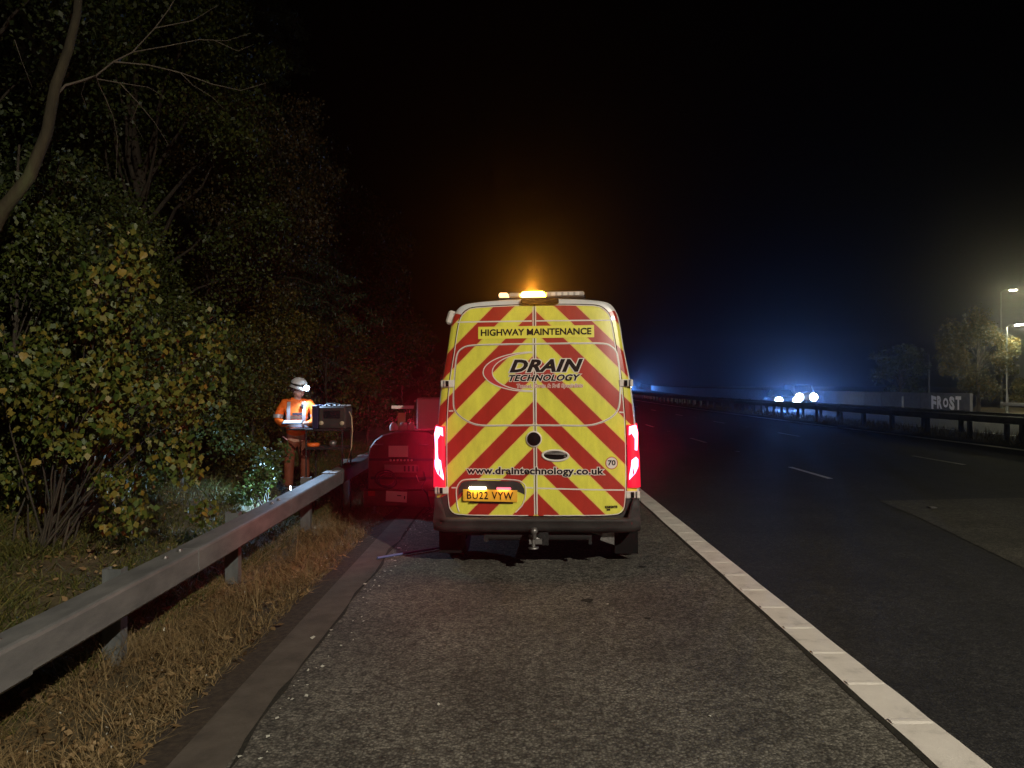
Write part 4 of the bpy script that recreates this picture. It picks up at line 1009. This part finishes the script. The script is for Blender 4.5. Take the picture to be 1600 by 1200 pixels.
# mirrors
for s in (-1, 1):
    t = MB(); t.box((s*1.17-.10, 4.30, 1.30), (s*1.17+.10, 4.44, 1.62), MT['plastic'], None, .04); t.box((s*1.15-.09, 4.32, 1.14), (s*1.15+.09, 4.43, 1.285), MT['plastic'], None, .03)
    t.tube([(s*.97, 4.42, 1.42), (s*1.12, 4.39, 1.42)], .03, 8, MT['plastic'])
    o = t.build('wing_mirror', None, VAN)
    t = MB(); t.box((s*1.17-.085, 4.294, 1.325), (s*1.17+.085, 4.299, 1.60), MT['chrome']); t.box((s*1.15-.075, 4.314, 1.16), (s*1.15+.075, 4.319, 1.27), MT['chrome']); t.build('mirror_glass', None, o)
# high level brake lamp housing, roof marker lamp
mb = MB(); mb.box((-.13, .085, 2.582), (.24, .19, 2.632), MT['gap'], None, .012); mb.build('high_brake_lamp', None, VAN)
mb = MB(); mb.box((-.045, -.02, -.07), (.03, .10, .07), MT['film'], None, .018); mb.build('side_marker_lamp', None, VAN, (-.83, .22, 2.47), (0, R(18), 0))
# light bar
AMB = emit('beacon_amber', (1, .50, .05), 60, (.5, .2, .02)); AMB2 = emit('beacon_amber_end', (1, .62, .30), 2.2, (.5, .3, .2))
lb = empty('light_bar'); lb.parent = VAN; lb.location = (.065, .42, 2.69)
mb = MB(); mb.box((-.44, -.10, -.035), (.44, .10, -.015), MT['under'], None, .006); mb.box((-.30, -.04, -.08), (-.24, .04, -.035), MT['under']); mb.box((.24, -.04, -.08), (.30, .04, -.035), MT['under']); mb.build('base', None, lb)
lens = mat('clear_lens', (.45, .40, .36), .2, 0, .5); 
mb = MB(); mb.box((.04, -.095, -.013), (.43, .095, .038), lens, None, .014); mb.build('lens', None, lb)
mb = MB(); mb.box((-.33, -.095, -.013), (-.21, .095, .034), lens, None, .014); mb.build('lens', None, lb)
mb = MB(); mb.box((-.43, -.10, -.013), (-.335, .10, .036), AMB2, None, .014); mb.build('lens', None, lb)
mb = MB(); mb.box((-.205, -.10, -.013), (.035, .10, .042), AMB, None, .02); mb.build('beacon', None, lb)
for k in range(5):
    mb = MB(); mb.box((.10+.06*k, -.099, -.004), (.14+.06*k, -.0965, .028), MT['film']); mb.build('led_module', None, lb)
ld = bpy.data.lights.new('beacon_light', 'SPOT'); ld.spot_size = R(34); ld.spot_blend = 1; ld.energy = BEACON_W; ld.color = (1, .36, .03); ld.shadow_soft_size = .06
lo_ = bpy.data.objects.new('beacon_light', ld); COL.objects.link(lo_); lo_.parent = VAN; lo_.location = (-.02, .40, 2.745); lo_.rotation_euler = (R(176), 0, 0)

ld = bpy.data.lights.new('beacon_side_light', 'SPOT'); ld.spot_size = R(110); ld.spot_blend = 1; ld.energy = 430; ld.color = (1, .36, .03); ld.shadow_soft_size = .05
lo_ = bpy.data.objects.new('beacon_side_light', ld); COL.objects.link(lo_); lo_.parent = VAN; lo_.location = (-.02, .30, 2.76); lo_.rotation_euler = Vector((0, -1, .45)).to_track_quat('-Z', 'Y').to_euler()

# ------------------------------------------------------------------ towable jetting unit left of the van
U_ = empty('jetting_unit', (-1.56, 10.6, gz(-1.56)), R(-2)); tag(U_, 'dark red rounded towable jetting unit with pale labels between barrier and van', 'machine')
RP = noisy('dark_red_paint', [(.3, (.05, .008, .008)), (.7, (.12, .02, .018))], 9, 8, .4, spec=.5)
mb = MB(); pr = [(-.50, .36), (-.50, .84), (-.47, .96), (-.40, 1.06), (-.30, 1.13), (-.14, 1.175), (.0, 1.19), (.36, 1.19), (.46, 1.12), (.50, 1.0), (.50, .36)]
mb.loft([[(x*.97, .0, .36+(z-.36)*.98) for x, z in pr], [(x, .03, z) for x, z in pr], [(x, 1.3, z) for x, z in pr], [(x*.96, 1.34, .36+(z-.36)*.97) for x, z in pr]], RP, True, True, False); mb.build('hood', None, U_)
mb = MB(); mb.box((-.56, -.06, .12), (.52, .04, .36), RP, None, .02); mb.build('rear_panel', None, U_)
mb = MB(); mb.box((-.24, -.068, .185), (.06, -.061, .335), MT['film']); pl2 = mb.build('number_board', None, U_, None, (0, R(3), 0))
mb = MB(); mb.box((-.08, -.071, .27), (-.02, -.0685, .282), MT['black']); mb.box((.02, -.071, .23), (.035, -.0685, .275), MT['black']); mb.build('number_board_mark', None, pl2)
mb = MB(); mb.box((-.20, -.012, .82), (.08, -.003, .98), MT['film']); mb.build('label_plate', None, U_)
mb = MB(); mb.box((-.26, -.010, .60), (.20, -.003, .71), mat('control_panel_grey', (.30, .27, .25), .5)); mb.build('control_panel', None, U_)
for k in range(7):
    mb = MB(); mb.lathe([(.016, 0), (.016, -.014), (0, -.016)], (-.17+.05*k, -.003, .775), 8, MT['film'], 'y'); mb.build('gauge', None, U_)
for k in range(4):
    mb = MB(); mb.box((.02+.06*k, -.02, .615), (.045+.06*k, -.011, .695), MT['under']); mb.build('switch', None, U_)
mb = MB(); mb.box((-.48, -.005, .765), (.44, .0, .80), MT['under']); mb.box((-.46, -.008, .50), (.42, .0, .54), MT['under']); mb.build('trim_strip', None, U_)
mb = MB(); mb.box((.14, .35, 1.19), (.52, .8, 1.66), MT['film'], None, .02); mb.build('water_tank', None, U_)
mb = MB(); mb.box((-.22, .3, 1.50), (.10, .34, 1.545), MT['film']); mb.build('light_board', None, U_)
mb = MB(); mb.box((-.13, .3, 1.19), (-.02, .33, 1.44), mat('yellow_bracket', (.5, .4, .12), .5)); mb.tube([(-.03, .36, 1.18), (-.03, .36, 1.5)], .015, 6, MT['under']); mb.build('mast', None, U_)
for k, (x, r_) in enumerate(((-.16, .06), (-.02, .07), (.10, .055))):
    mb = MB(); mb.lathe([(r_, 0), (r_, .06), (r_*.6, .11), (0, .12)], (x, .15, 1.19), 10, MT['film']); mb.build('filler_cap', None, U_)
for s in (-1, 1):
    mb = MB(); mb.lathe([(.15, -.06), (.22, -.075), (.26, -.05), (.26, .05), (.22, .075), (.15, .06), (.0, .05)], (0, 0, 0), 20, MT['rubber'], 'x'); mb.build('wheel', None, U_, (s*.50, .7, .27))
mb = MB(); mb.tube([(0, 1.3, .36), (0, 2.1, .40)], .035, 8, MT['steel']); mb.build('drawbar', None, U_)
for s in (-.42, .42):
    mb = MB(); mb.tube([(s, .1, .36), (s, .1, .02)], .02, 6, MT['steel']); mb.box((s-.05, .05, 0), (s+.05, .15, .02), MT['steel']); mb.build('prop_stand', None, U_)
for s in (-1, 1):
    mb = MB(); mb.box((s*.43-.05, -.07, .27), (s*.43+.05, -.061, .345), MT['redlens'], None, .003); mb.build('rear_lamp', None, U_)
    mb = MB(); pr_ = [(.7+.30*math.cos(a), .27+.30*math.sin(a)) for a in np.linspace(.1, math.pi-.1, 12)]
    mb.loft([[(s*.50, y, z) for y, z in pr_], [(s*.62, y, z) for y, z in pr_]], MT['under'], False); mb.build('mudguard', None, U_)
for k in range(3):
    mb = MB(); c_ = (-.24+.02*k, -.035-.018*k, .52-.02*k); rr_ = .15-.012*k
    mb.tube([(c_[0]+rr_*math.cos(t), c_[1], c_[2]+rr_*.75*math.sin(t)) for t in np.linspace(0, 2*math.pi, 22)], .012, 6, MT['rubber'], False); mb.build('coiled_hose', None, U_)
mb = MB(); mb.tube([(.30, -.02, .62), (.34, -.06, .50), (.28, -.07, .40), (.36, -.07, .30), (.42, -.08, .10), (.30, -.12, .02)], .010, 6, MT['rubber']); mb.tube([(.20, -.02, .56), (.24, -.05, .47), (.33, -.05, .49)], .006, 6, MT['chips']); mb.build('cable', None, U_)
for x in (-.34, .30):
    mb = MB(); mb.tube([(x-.06, -.005, 1.00), (x-.06, -.04, 1.00), (x+.06, -.04, 1.00), (x+.06, -.005, 1.00)], .009, 6, MT['steel']); mb.build('grab_handle', None, U_)
# hose on the shoulder (pale blue line)
hz = [P(-1.42, 7.75, .02), P(-1.15, 7.95, .02), P(-.85, 8.15, .02), P(-.6, 8.5, .02), P(-.5, 9.4, .02), P(-.9, 10.2, .02)]
mb = MB(); mb.tube(hz, .012, 8, mat('blue_hose', (.10, .13, .30), .5)); tag(mb.build('hose'), 'pale blue hose lying on the ground in the shadow left of the van', 'hose')

# ------------------------------------------------------------------ skin figures
def skin(name, V, E, Rr, m, parent, sub=1, root_i=0):
    me = bpy.data.meshes.new(name+'_tmp'); me.from_pydata(V, E, []); o = bpy.data.objects.new(name+'_tmp', me); COL.objects.link(o)
    md = o.modifiers.new('s', 'SKIN'); md.use_smooth_shade = True
    for i, r_ in enumerate(Rr): sv = me.skin_vertices[0].data[i]; sv.radius = r_ if isinstance(r_, tuple) else (r_, r_); sv.use_root = (i == root_i)
    sb = o.modifiers.new('b', 'SUBSURF'); sb.levels = sub; sb.render_levels = sub
    dg = bpy.context.evaluated_depsgraph_get(); dg.update()
    m2 = bpy.data.meshes.new_from_object(o.evaluated_get(dg)); m2.name = name
    bpy.data.objects.remove(o); bpy.data.meshes.remove(me)
    m2.materials.clear(); m2.materials.append(m)
    for p in m2.polygons: p.use_smooth = True
    return link(name, m2, parent)
PX, PD = -3.36, 11.6; PZ = .10
PR = empty('person', (PX, PD, PZ), R(12)); tag(PR, 'worker in orange hi vis suit and white helmet with lit head torch holding a tablet', 'person')
SK = mat('skin_tone', (.48, .27, .19), .55); HV = noisy('hi_vis_orange', [(.3, (.85, .13, .012)), (.7, (.95, .19, .02))], 6, 4, .6, bump=1, bscale=11)
TRS = noisy('trouser_orange', [(.3, (.11, .028, .014)), (.7, (.19, .045, .018))], 6, 4, .7); REFL = mat('reflective_tape', (.42, .42, .45), .35, .2)
BOOT = mat('boot_leather', (.02, .018, .016), .6); HEL = mat('helmet_white', (.66, .67, .70), .35)
V = [(0, 0, .96), (0, -.01, 1.15), (0, -.01, 1.34), (0, -.015, 1.47), (.01, -.03, 1.53), (.03, -.05, 1.60), (.03, -.05, 1.68)]
Rr = [(.13, .10), (.125, .095), (.145, .10), (.06, .06), (.055, .058), (.080, .095), (.078, .09)]
E = [(0, 1), (1, 2), (2, 3), (3, 4), (4, 5), (5, 6)]
def chain(st, pts, rr):
    prev = st
    for p, r_ in zip(pts, rr): V.append(p); Rr.append(r_); E.append((prev, len(V)-1)); prev = len(V)-1
    return prev
armR = [(-.19, 0, 1.42), (-.27, -.01, 1.28), (-.28, -.03, 1.16), (-.20, -.17, 1.12), (-.10, -.28, 1.13)]
armL = [(.19, 0, 1.42), (.27, -.02, 1.29), (.28, -.06, 1.17), (.22, -.20, 1.12), (.14, -.29, 1.13)]
ra = [.058, .05, .043, .036, .027]
wR = chain(2, armR, ra); wL = chain(2, armL, ra)
for w_, dx in ((wR, .05), (wL, -.03)):
    bx_, by_, bz_ = V[w_]; pm = chain(w_, [(bx_+dx*.8, by_-.05, bz_)], [(.030, .016)])
    for k in range(4):
        o_ = (k-1.5)*.017; l_ = (.062, .072, .068, .054)[k]
        chain(pm, [(bx_+dx+o_, by_-.075, bz_), (bx_+dx*1.3+o_, by_-.075-l_*.5, bz_+.004), (bx_+dx*1.5+o_, by_-.075-l_*.85, bz_-.008)], [.010, .009, .008])
    sg = 1 if dx > 0 else -1
    chain(w_, [(bx_+dx*.3+sg*.03, by_-.03, bz_+.012), (bx_+dx*.3+sg*.05, by_-.065, bz_+.018)], [.011, .009])
for s in (-1, 1):
    chain(0, [(s*.09, 0, .86), (s*.115, -.015, .50), (s*.125, .01, .10), (s*.135, -.14, .045)], [.085, .058, .036, .028])
skin('body', V, E, Rr, SK, PR, 2)
# clothing shells
jr = [1.0]*9
JV = [(0, 0, .90), (0, 0, 1.02), (0, -.005, 1.18), (0, -.01, 1.33), (0, -.01, 1.44), (0, -.015, 1.52)] ; JR = [(.185, .145), (.175, .14), (.175, .135), (.18, .135), (.11, .09), (.085, .08)]
JE = [(0, 1), (1, 2), (2, 3), (3, 4), (4, 5)]
for arm in (armR, armL):
    prev = 3
    for p, r_ in zip(arm[:4] + [tuple(np.array(arm[3])*.25+np.array(arm[4])*.75)], (.092, .078, .068, .058, .048)):
        JV.append(p); JR.append(r_); JE.append((prev, len(JV)-1)); prev = len(JV)-1
jk = skin('jacket', JV, JE, JR, HV, PR, 2)
TV = [(0, 0, .94)]; TR = [(.165, .13)]; TE = []
for s in (-1, 1):
    prev = 0
    for p, r_ in zip([(s*.095, 0, .84), (s*.115, -.02, .50), (s*.125, .0, .20), (s*.127, .005, .13)], (.108, .085, .078, .080)): TV.append(p); TR.append(r_); TE.append((prev, len(TV)-1)); prev = len(TV)-1
skin('trousers', TV, TE, TR, TRS, PR, 2)
for s in (-1, 1): skin('boot', [(s*.127, .03, .16), (s*.13, .03, .06), (s*.137, -.08, .05), (s*.145, -.18, .045)], [(0, 1), (1, 2), (2, 3)], [.075, .074, .064, .054], BOOT, PR, 1)
# reflective bands
def band(z, rx, ry, h, name='reflective_band', cx_=0, cy_=0, m=REFL):
    mb = MB(); n = 28; mb.loft([[(cx_+rx*math.cos(2*math.pi*k/n), cy_+ry*math.sin(2*math.pi*k/n), zz) for k in range(n)] for zz in (z, z+h)], m); mb.build(name, None, jk)
band(1.06, .178, .142, .05); band(1.19, .176, .139, .05)
for s in (-1, 1):
    mb = MB(); pts = [(s*.11, -.12, 1.10), (s*.115, -.143, 1.22), (s*.115, -.135, 1.34), (s*.11, -.09, 1.45), (s*.11, -.01, 1.475), (s*.11, .07, 1.44)]
    mb.loft([[(x-.026, y-.012, z), (x+.026, y-.012, z)] for x, y, z in pts], REFL, False); mb.build('brace_tape', None, jk)
    mb = MB(); e0 = Vector((s*.277, -.02, 1.23)); mb.tube([e0+Vector((0, .0, .028)), e0-Vector((-s*.003, .006, .028))], .079, 14, REFL, False); mb.build('sleeve_band', None, jk)
mb = MB(); mb.box((-.055, -.165, 1.245), (.085, -.145, 1.285), mat('chest_badge', (.03, .03, .05), .5)); mb.build('chest_badge', None, jk)
mb = MB(); mb.box((.07, -.16, 1.375), (.115, -.125, 1.42), BOOT); mb.build('pocket_radio', None, jk)
# head details, turned towards the equipment (camera right) and down
hd = empty('head'); hd.parent = PR; hd.location = (.03, -.06, 1.645); hd.rotation_euler = (R(14), 0, R(34)); hd.scale = (1.14, 1.14, 1.14)
def ell(c0, r0, n=14, m_=10, mat_=None, zmin=-1, z1=1):
    mb = MB(); prof = []
    rings = []
    for j in range(m_+1):
        ph = math.asin(max(-1, min(1, zmin + (z1-zmin)*j/m_)))
        rings.append([(c0[0]+r0[0]*math.cos(ph)*math.cos(2*math.pi*k/n), c0[1]+r0[1]*math.cos(ph)*math.sin(2*math.pi*k/n), c0[2]+r0[2]*math.sin(ph)) for k in range(n)])
    mb.loft(rings, mat_); return mb
ell((0, -.005, .0), (.078, .095, .118), 18, 14, SK).build('face', None, hd)
mb = MB(); mb.tube([(0, -.092, .03), (0, -.112, -.012), (0, -.102, -.025)], [.009, .015, .010], 6, SK); mb.build('nose', None, hd)
LIP = mat('lips', (.35, .13, .10), .5); mb = MB(); mb.tube([(-.022, -.088, -.056), (0, -.096, -.054), (.022, -.088, -.056)], [.003, .006, .003], 6, LIP); mb.build('mouth', None, hd)
for s in (-1, 1):
    ell((s*.03, -.088, .018), (.012, .008, .007), 8, 6, MT['film']).build('eye', None, hd)
    mb = MB(); mb.tube([(s*.015, -.097, .036), (s*.045, -.086, .037)], .004, 5, MT['bark']); mb.build('eyebrow', None, hd)
    ell((s*.083, .01, .0), (.022, .035, .045), 10, 8, BOOT).build('ear_defender', None, hd)
he = ell((0, .005, .055), (.112, .135, .115), 22, 10, HEL, -.12, 1).build('helmet', None, hd)
mb = MB(); n = 22; mb.loft([[(.113*math.cos(2*math.pi*k/n), .005+.137*math.sin(2*math.pi*k/n), .042) for k in range(n)], [(.118*math.cos(2*math.pi*k/n), .005+(.143+(.045 if math.sin(2*math.pi*k/n) < -.5 else 0))*math.sin(2*math.pi*k/n), .034) for k in range(n)]], HEL); mb.build('brim', None, he)
mb = MB(); mb.loft([[(.1135*math.cos(2*math.pi*k/n)*f_, .005+.138*math.sin(2*math.pi*k/n)*f_, z_) for k in range(n)] for z_, f_ in ((.068, .995), (.092, .955))], BOOT); mb.build('torch_strap', None, he)
mb = MB(); mb.box((-.035, -.175, .055), (.035, -.125, .10), BOOT, None, .008); mb.build('torch_body', None, he)
mb = MB(); mb.lathe([(.034, -.002), (.036, -.025), (.028, -.034), (0, -.036)], (0, -.175, .068), 14, emit('torch_glow', (.55, .8, 1), 60), 'y'); mb.build('torch_lens', None, he)
ld = bpy.data.lights.new('head_torch_light', 'SPOT'); ld.spot_size = R(140); ld.spot_blend = .5; ld.energy = HEADLAMP_W; ld.color = (.45, .68, 1); ld.shadow_soft_size = .02
lo_ = bpy.data.objects.new('head_torch_light', ld); COL.objects.link(lo_); lo_.parent = hd; lo_.location = (0, -.22, .065); lo_.rotation_euler = Vector((0, -.6, -1)).to_track_quat('-Z', 'Y').to_euler()
# tablet held in the hands
TB = empty('tablet', (PX+.06, PD-.43, PZ+1.155), R(8)); tag(TB, 'dark tablet computer with a glowing screen in the hands of the worker', 'tablet')
mb = MB(); mb.box((-.15, -.10, -.012), (.15, .10, .006), BOOT, None, .005); mb.build('case', None, TB)
mb = MB(); mb.box((-.13, -.085, .0065), (.13, .085, .0085), emit('screen_glow', (.5, .75, 1), .8, (.3, .4, .5))); mb.build('screen', None, TB)
TB.rotation_euler = (R(12), 0, R(8))
TC = empty('hand_torch', (-3.20, 10.75, gz(-3.2)+.42)); tag(TC, 'small white torch shining low behind the barrier by the boots of the worker', 'torch')
mb = MB(); mb.tube([(0, .14, -.42), (0, .14, .02)], .008, 6, BOOT); mb.build('stake', None, TC)
mb = MB(); mb.lathe([(0, .14), (.02, .14), (.022, .03), (.034, .0), (.03, -.004)], (0, 0, 0), 12, MT['plastic'], 'y'); mb.build('barrel', None, TC)
mb = MB(); mb.lathe([(.030, -.004), (0, -.006)], (0, 0, 0), 12, emit('torch_bulb', (.7, .88, 1), 25), 'y'); mb.build('lens', None, TC)
TC.rotation_euler = (0, 0, R(-50))
ld = bpy.data.lights.new('hand_torch_light', 'SPOT'); ld.energy = 260; ld.color = (.40, .68, 1); ld.spot_size = R(125); ld.spot_blend = .7; ld.shadow_soft_size = .03
lo_ = bpy.data.objects.new('hand_torch_light', ld); COL.objects.link(lo_); lo_.parent = TC; lo_.location = (0, -.03, 0); lo_.rotation_euler = Vector((0, -1, -.02)).to_track_quat('-Z', 'Y').to_euler()
# equipment stand + control unit
EQ = empty('equipment_stand', (-2.78, 11.35, gz(-2.9)), R(-6)); tag(EQ, 'black tubular equipment stand with shelves beside the worker', 'stand')
for x in (-.30, .26):
    for y in (-.2, .2):
        mb = MB(); mb.tube([(x, y, .0), (x, y, 1.30)], .013, 8); mb.build('leg', MT['under'], EQ)
mb = MB()
for z in (.55, 1.02, 1.30):
    mb.tube([(-.30, -.2, z), (.26, -.2, z), (.26, .2, z), (-.30, .2, z), (-.30, -.2, z)], .011, 6)
mb.build('frame_rails', MT['under'], EQ)
mb = MB(); mb.box((-.29, -.19, 1.035), (.25, .19, 1.05)); mb.build('shelf', MT['under'], EQ)
mb = MB(); mb.box((-.60, -.21, 1.30), (.28, .21, 1.318)); mb.build('shelf', MT['under'], EQ)
CU = empty('control_unit', (-2.70, 11.33, gz(-2.9)+1.32), R(-6)); tag(CU, 'grey camera control unit with knobs standing on the equipment stand', 'control unit')
GRY = noisy('unit_grey', [(.3, (.022, .02, .018)), (.7, (.045, .04, .034))], 9, 4, .5)
mb = MB(); mb.box((-.20, -.17, 0), (.22, .16, .34), GRY, None, .02); mb.build('case', None, CU)
mb = MB(); mb.box((-.12, -.176, .16), (.14, -.171, .28), MT['glass']); mb.build('screen', None, CU)
for x in (-.15, .17):
    mb = MB(); mb.lathe([(.034, 0), (.032, -.02), (0, -.022)], (x, -.171, .09), 12, mat('knob_cream', (.5, .42, .28), .5), 'y'); mb.build('knob', None, CU)
mb = MB(); mb.box((-.09, -.178, .05), (.11, -.171, .115), MT['plastic']); mb.build('key_pad', None, CU)
mb = MB(); mb.box((-.30, -.18, 0), (-.205, .17, .36), mat('lid_navy', (.02, .02, .06), .4), None, .012); mb.build('side_lid', None, CU)
mb = MB(); mb.tube([(-.1, -.10, .34), (-.1, -.10, .38), (.12, -.10, .38), (.12, -.10, .34)], .01, 6, MT['under']); mb.build('carry_handle', None, CU)
PAP = mat('paper_white', (.8, .8, .8), .5)
for i, (x, y, sx, sy, a_, lb_) in enumerate(((-.12, .02, .12, .09, 12, 'pale gloves and sheet on top of the control unit at its left'), (.12, .05, .10, .07, -18, 'pale sheet on the right of the control unit top'), (.06, -.10, .06, .035, 8, 'small pale card at the front of the control unit top'))):
    mb = MB(); n = 8; vs = []
    for j in range(n+1):
        u = -sx + 2*sx*j/n; vs += [(u, -sy*(1-.2*(j % 2)), .006*math.sin(j*2.1)), (u, sy*(1-.25*((j+1) % 2)), .007*math.cos(j*1.7))]
    mb.add(vs, [[2*j, 2*j+2, 2*j+3, 2*j+1] for j in range(n)]); mb.add([(a__[0], a__[1], a__[2]-.008) for a__ in vs], [[2*j, 2*j+1, 2*j+3, 2*j+2] for j in range(n)])
    o = mb.build('paper_sheet', PAP, None, (-2.70+x, 11.33+y, gz(-2.9)+1.32+.355), (0, 0, R(a_))); tag(o, lb_, 'paper', 'papers on the control unit')
mb = MB(); mb.tube([(-2.44, 11.15, gz(-2.9)+1.58), (-2.40, 11.12, gz(-2.9)+1.50), (-2.385, 11.1, gz(-2.9)+1.3), (-2.40, 11.1, gz(-2.9)+1.05), (-2.48, 11.15, gz(-2.9)+.8)], .009, 6, mat('cable_tan', (.42, .32, .18), .6))
tag(mb.build('hanging_cable'), 'tan cable hanging at the right of the equipment stand', 'cable')
mb = MB(); mb.lathe([(0, .0), (.09, .0), (.10, .025), (.09, .05), (.03, .055), (0, .055)], (0, 0, 0), 18, mat('orange_reel', (.9, .16, .02), .5)); o = mb.build('cable_reel', None, None, (-3.02, 11.28, gz(-2.9)+1.052)); tag(o, 'flat orange cable reel on the lower shelf of the stand', 'cable reel')
mb = MB(); mb.lathe([(0, .0), (.05, .0), (.055, .07), (.03, .09), (0, .09)], (0, 0, 0), 14, MT['steel']); o = mb.build('metal_canister', None, None, (-2.72, 11.28, gz(-2.9)+1.052)); tag(o, 'small metal canister on the lower shelf right of the orange reel', 'canister')

# ------------------------------------------------------------------ cars on the opposite carriageway
HL = emit('headlamp_glow', (.72, .86, 1), 30, (.6, .6, .6))
def car(loc, yaw, colr, label, van=False, pw=1.0, R_=.10, cone=95, aim=(0, -1, -.06)):
    t = empty('oncoming_van' if van else 'oncoming_car', loc, yaw); tag(t, label, 'van' if van else 'car', 'vehicles with headlamps on the opposite carriageway')
    pm = mat('car_paint', colr, .3, .3, .5, .5)
    if van: st = [(-2.4, .75, .45, .95), (-2.3, .9, .4, 1.15), (-1.5, .93, .35, 1.3), (-.9, .90, .35, 2.0), (2.5, .92, .35, 2.05), (2.6, .88, .4, 1.9)]
    else: st = [(-2.15, .70, .42, .66), (-2.05, .84, .33, .78), (-1.9, .87, .28, .84), (-1.0, .89, .26, .98), (-.9, .89, .26, 1.0), (1.9, .88, .28, 1.0), (2.15, .8, .35, .85)]
    mb = MB(); rings = []
    for y, w, z0, z1 in st:
        rings.append([(w*.9, y, z0), (w, y, z0+.12), (w, y, z1-.14), (w*.92, y, z1-.04), (w*.7, y, z1), (-w*.7, y, z1), (-w*.92, y, z1-.04), (-w, y, z1-.14), (-w, y, z0+.12), (-w*.9, y, z0)])
    mb.loft(rings, pm, True, True); mb.build('body', None, t)
    if not van:
        mb = MB(); rr = []
        for y, w, z in ((-1.05, .80, .96), (-.45, .66, 1.40), (.2, .66, 1.46), (1.1, .64, 1.40), (1.8, .76, .98)): rr.append([(w, y, min(z, .96)), (w*.9, y, z), (-w*.9, y, z), (-w, y, min(z, .96))])
        mb.loft(rr, MT['glass'], False, False); mb.build('cabin', None, t)
    else:
        mb = MB(); mb.add([(-.78, -1.49, 1.34), (.78, -1.49, 1.34), (.72, -.97, 1.93), (-.72, -.97, 1.93)], [[0, 1, 2, 3]], MT['glass']); mb.build('windscreen', None, t)
    for s in (-1, 1):
        for y in (-1.35, 1.4):
            mb = MB(); mb.lathe([(.0, -.1), (.2, -.1), (.31, -.09), (.32, 0), (.31, .09), (.2, .1), (0, .1)], (0, 0, 0), 18, MT['rubber'], 'x'); w_ = mb.build('wheel', None, t, (s*.80, y, .32))
            mb = MB(); mb.lathe([(0, s*.104), (.19, s*.104), (.2, s*.09)], (0, 0, 0), 14, MT['steel'], 'x'); mb.build('rim', None, w_)
        y0, z0 = (st[0][0]-.02, .64 if not van else .85)
        mb = MB(); mb.lathe([(R_, .05), (R_, -.0), (R_*.8, -.03), (0, -.045)], (0, 0, 0), 16, HL, 'y'); mb.build('headlamp', None, t, (s*.62, y0+.02, z0))
        ld = bpy.data.lights.new('headlight', 'SPOT'); ld.energy = 2600*pw; ld.color = (.10, .30, 1); ld.spot_size = R(cone); ld.spot_blend = 1; ld.shadow_soft_size = .15
        lo_ = bpy.data.objects.new('headlight', ld); COL.objects.link(lo_); lo_.parent = t; lo_.location = (s*.62, y0-.12, z0); lo_.rotation_euler = Vector(aim).to_track_quat('-Z', 'Y').to_euler()
    mb = MB(); mb.box((-.4, st[0][0]-.015, .46), (.4, st[0][0]+.03, .57), MT['under']); mb.build('grille', None, t)
    return t
car(P(19.5, 56), R(-8), (.05, .05, .06), 'nearer oncoming car with bright headlamps at left of the group', R_=.28, pw=.5, cone=60, aim=(-.2, -1, .0))
car(P(25.9, 70), R(-8), (.4, .4, .4), 'farther oncoming van with headlamps behind the nearer car', True, .5, R_=.36, cone=60, aim=(-.2, -1, .0))
car(P(22.6, 232), R(-10), (.06, .06, .07), 'distant oncoming car hidden behind the parked van and lighting the wall', False, 4, .1, 40, (.34, -1, .0))  # unseen car added so that its headlamps brighten the far wall
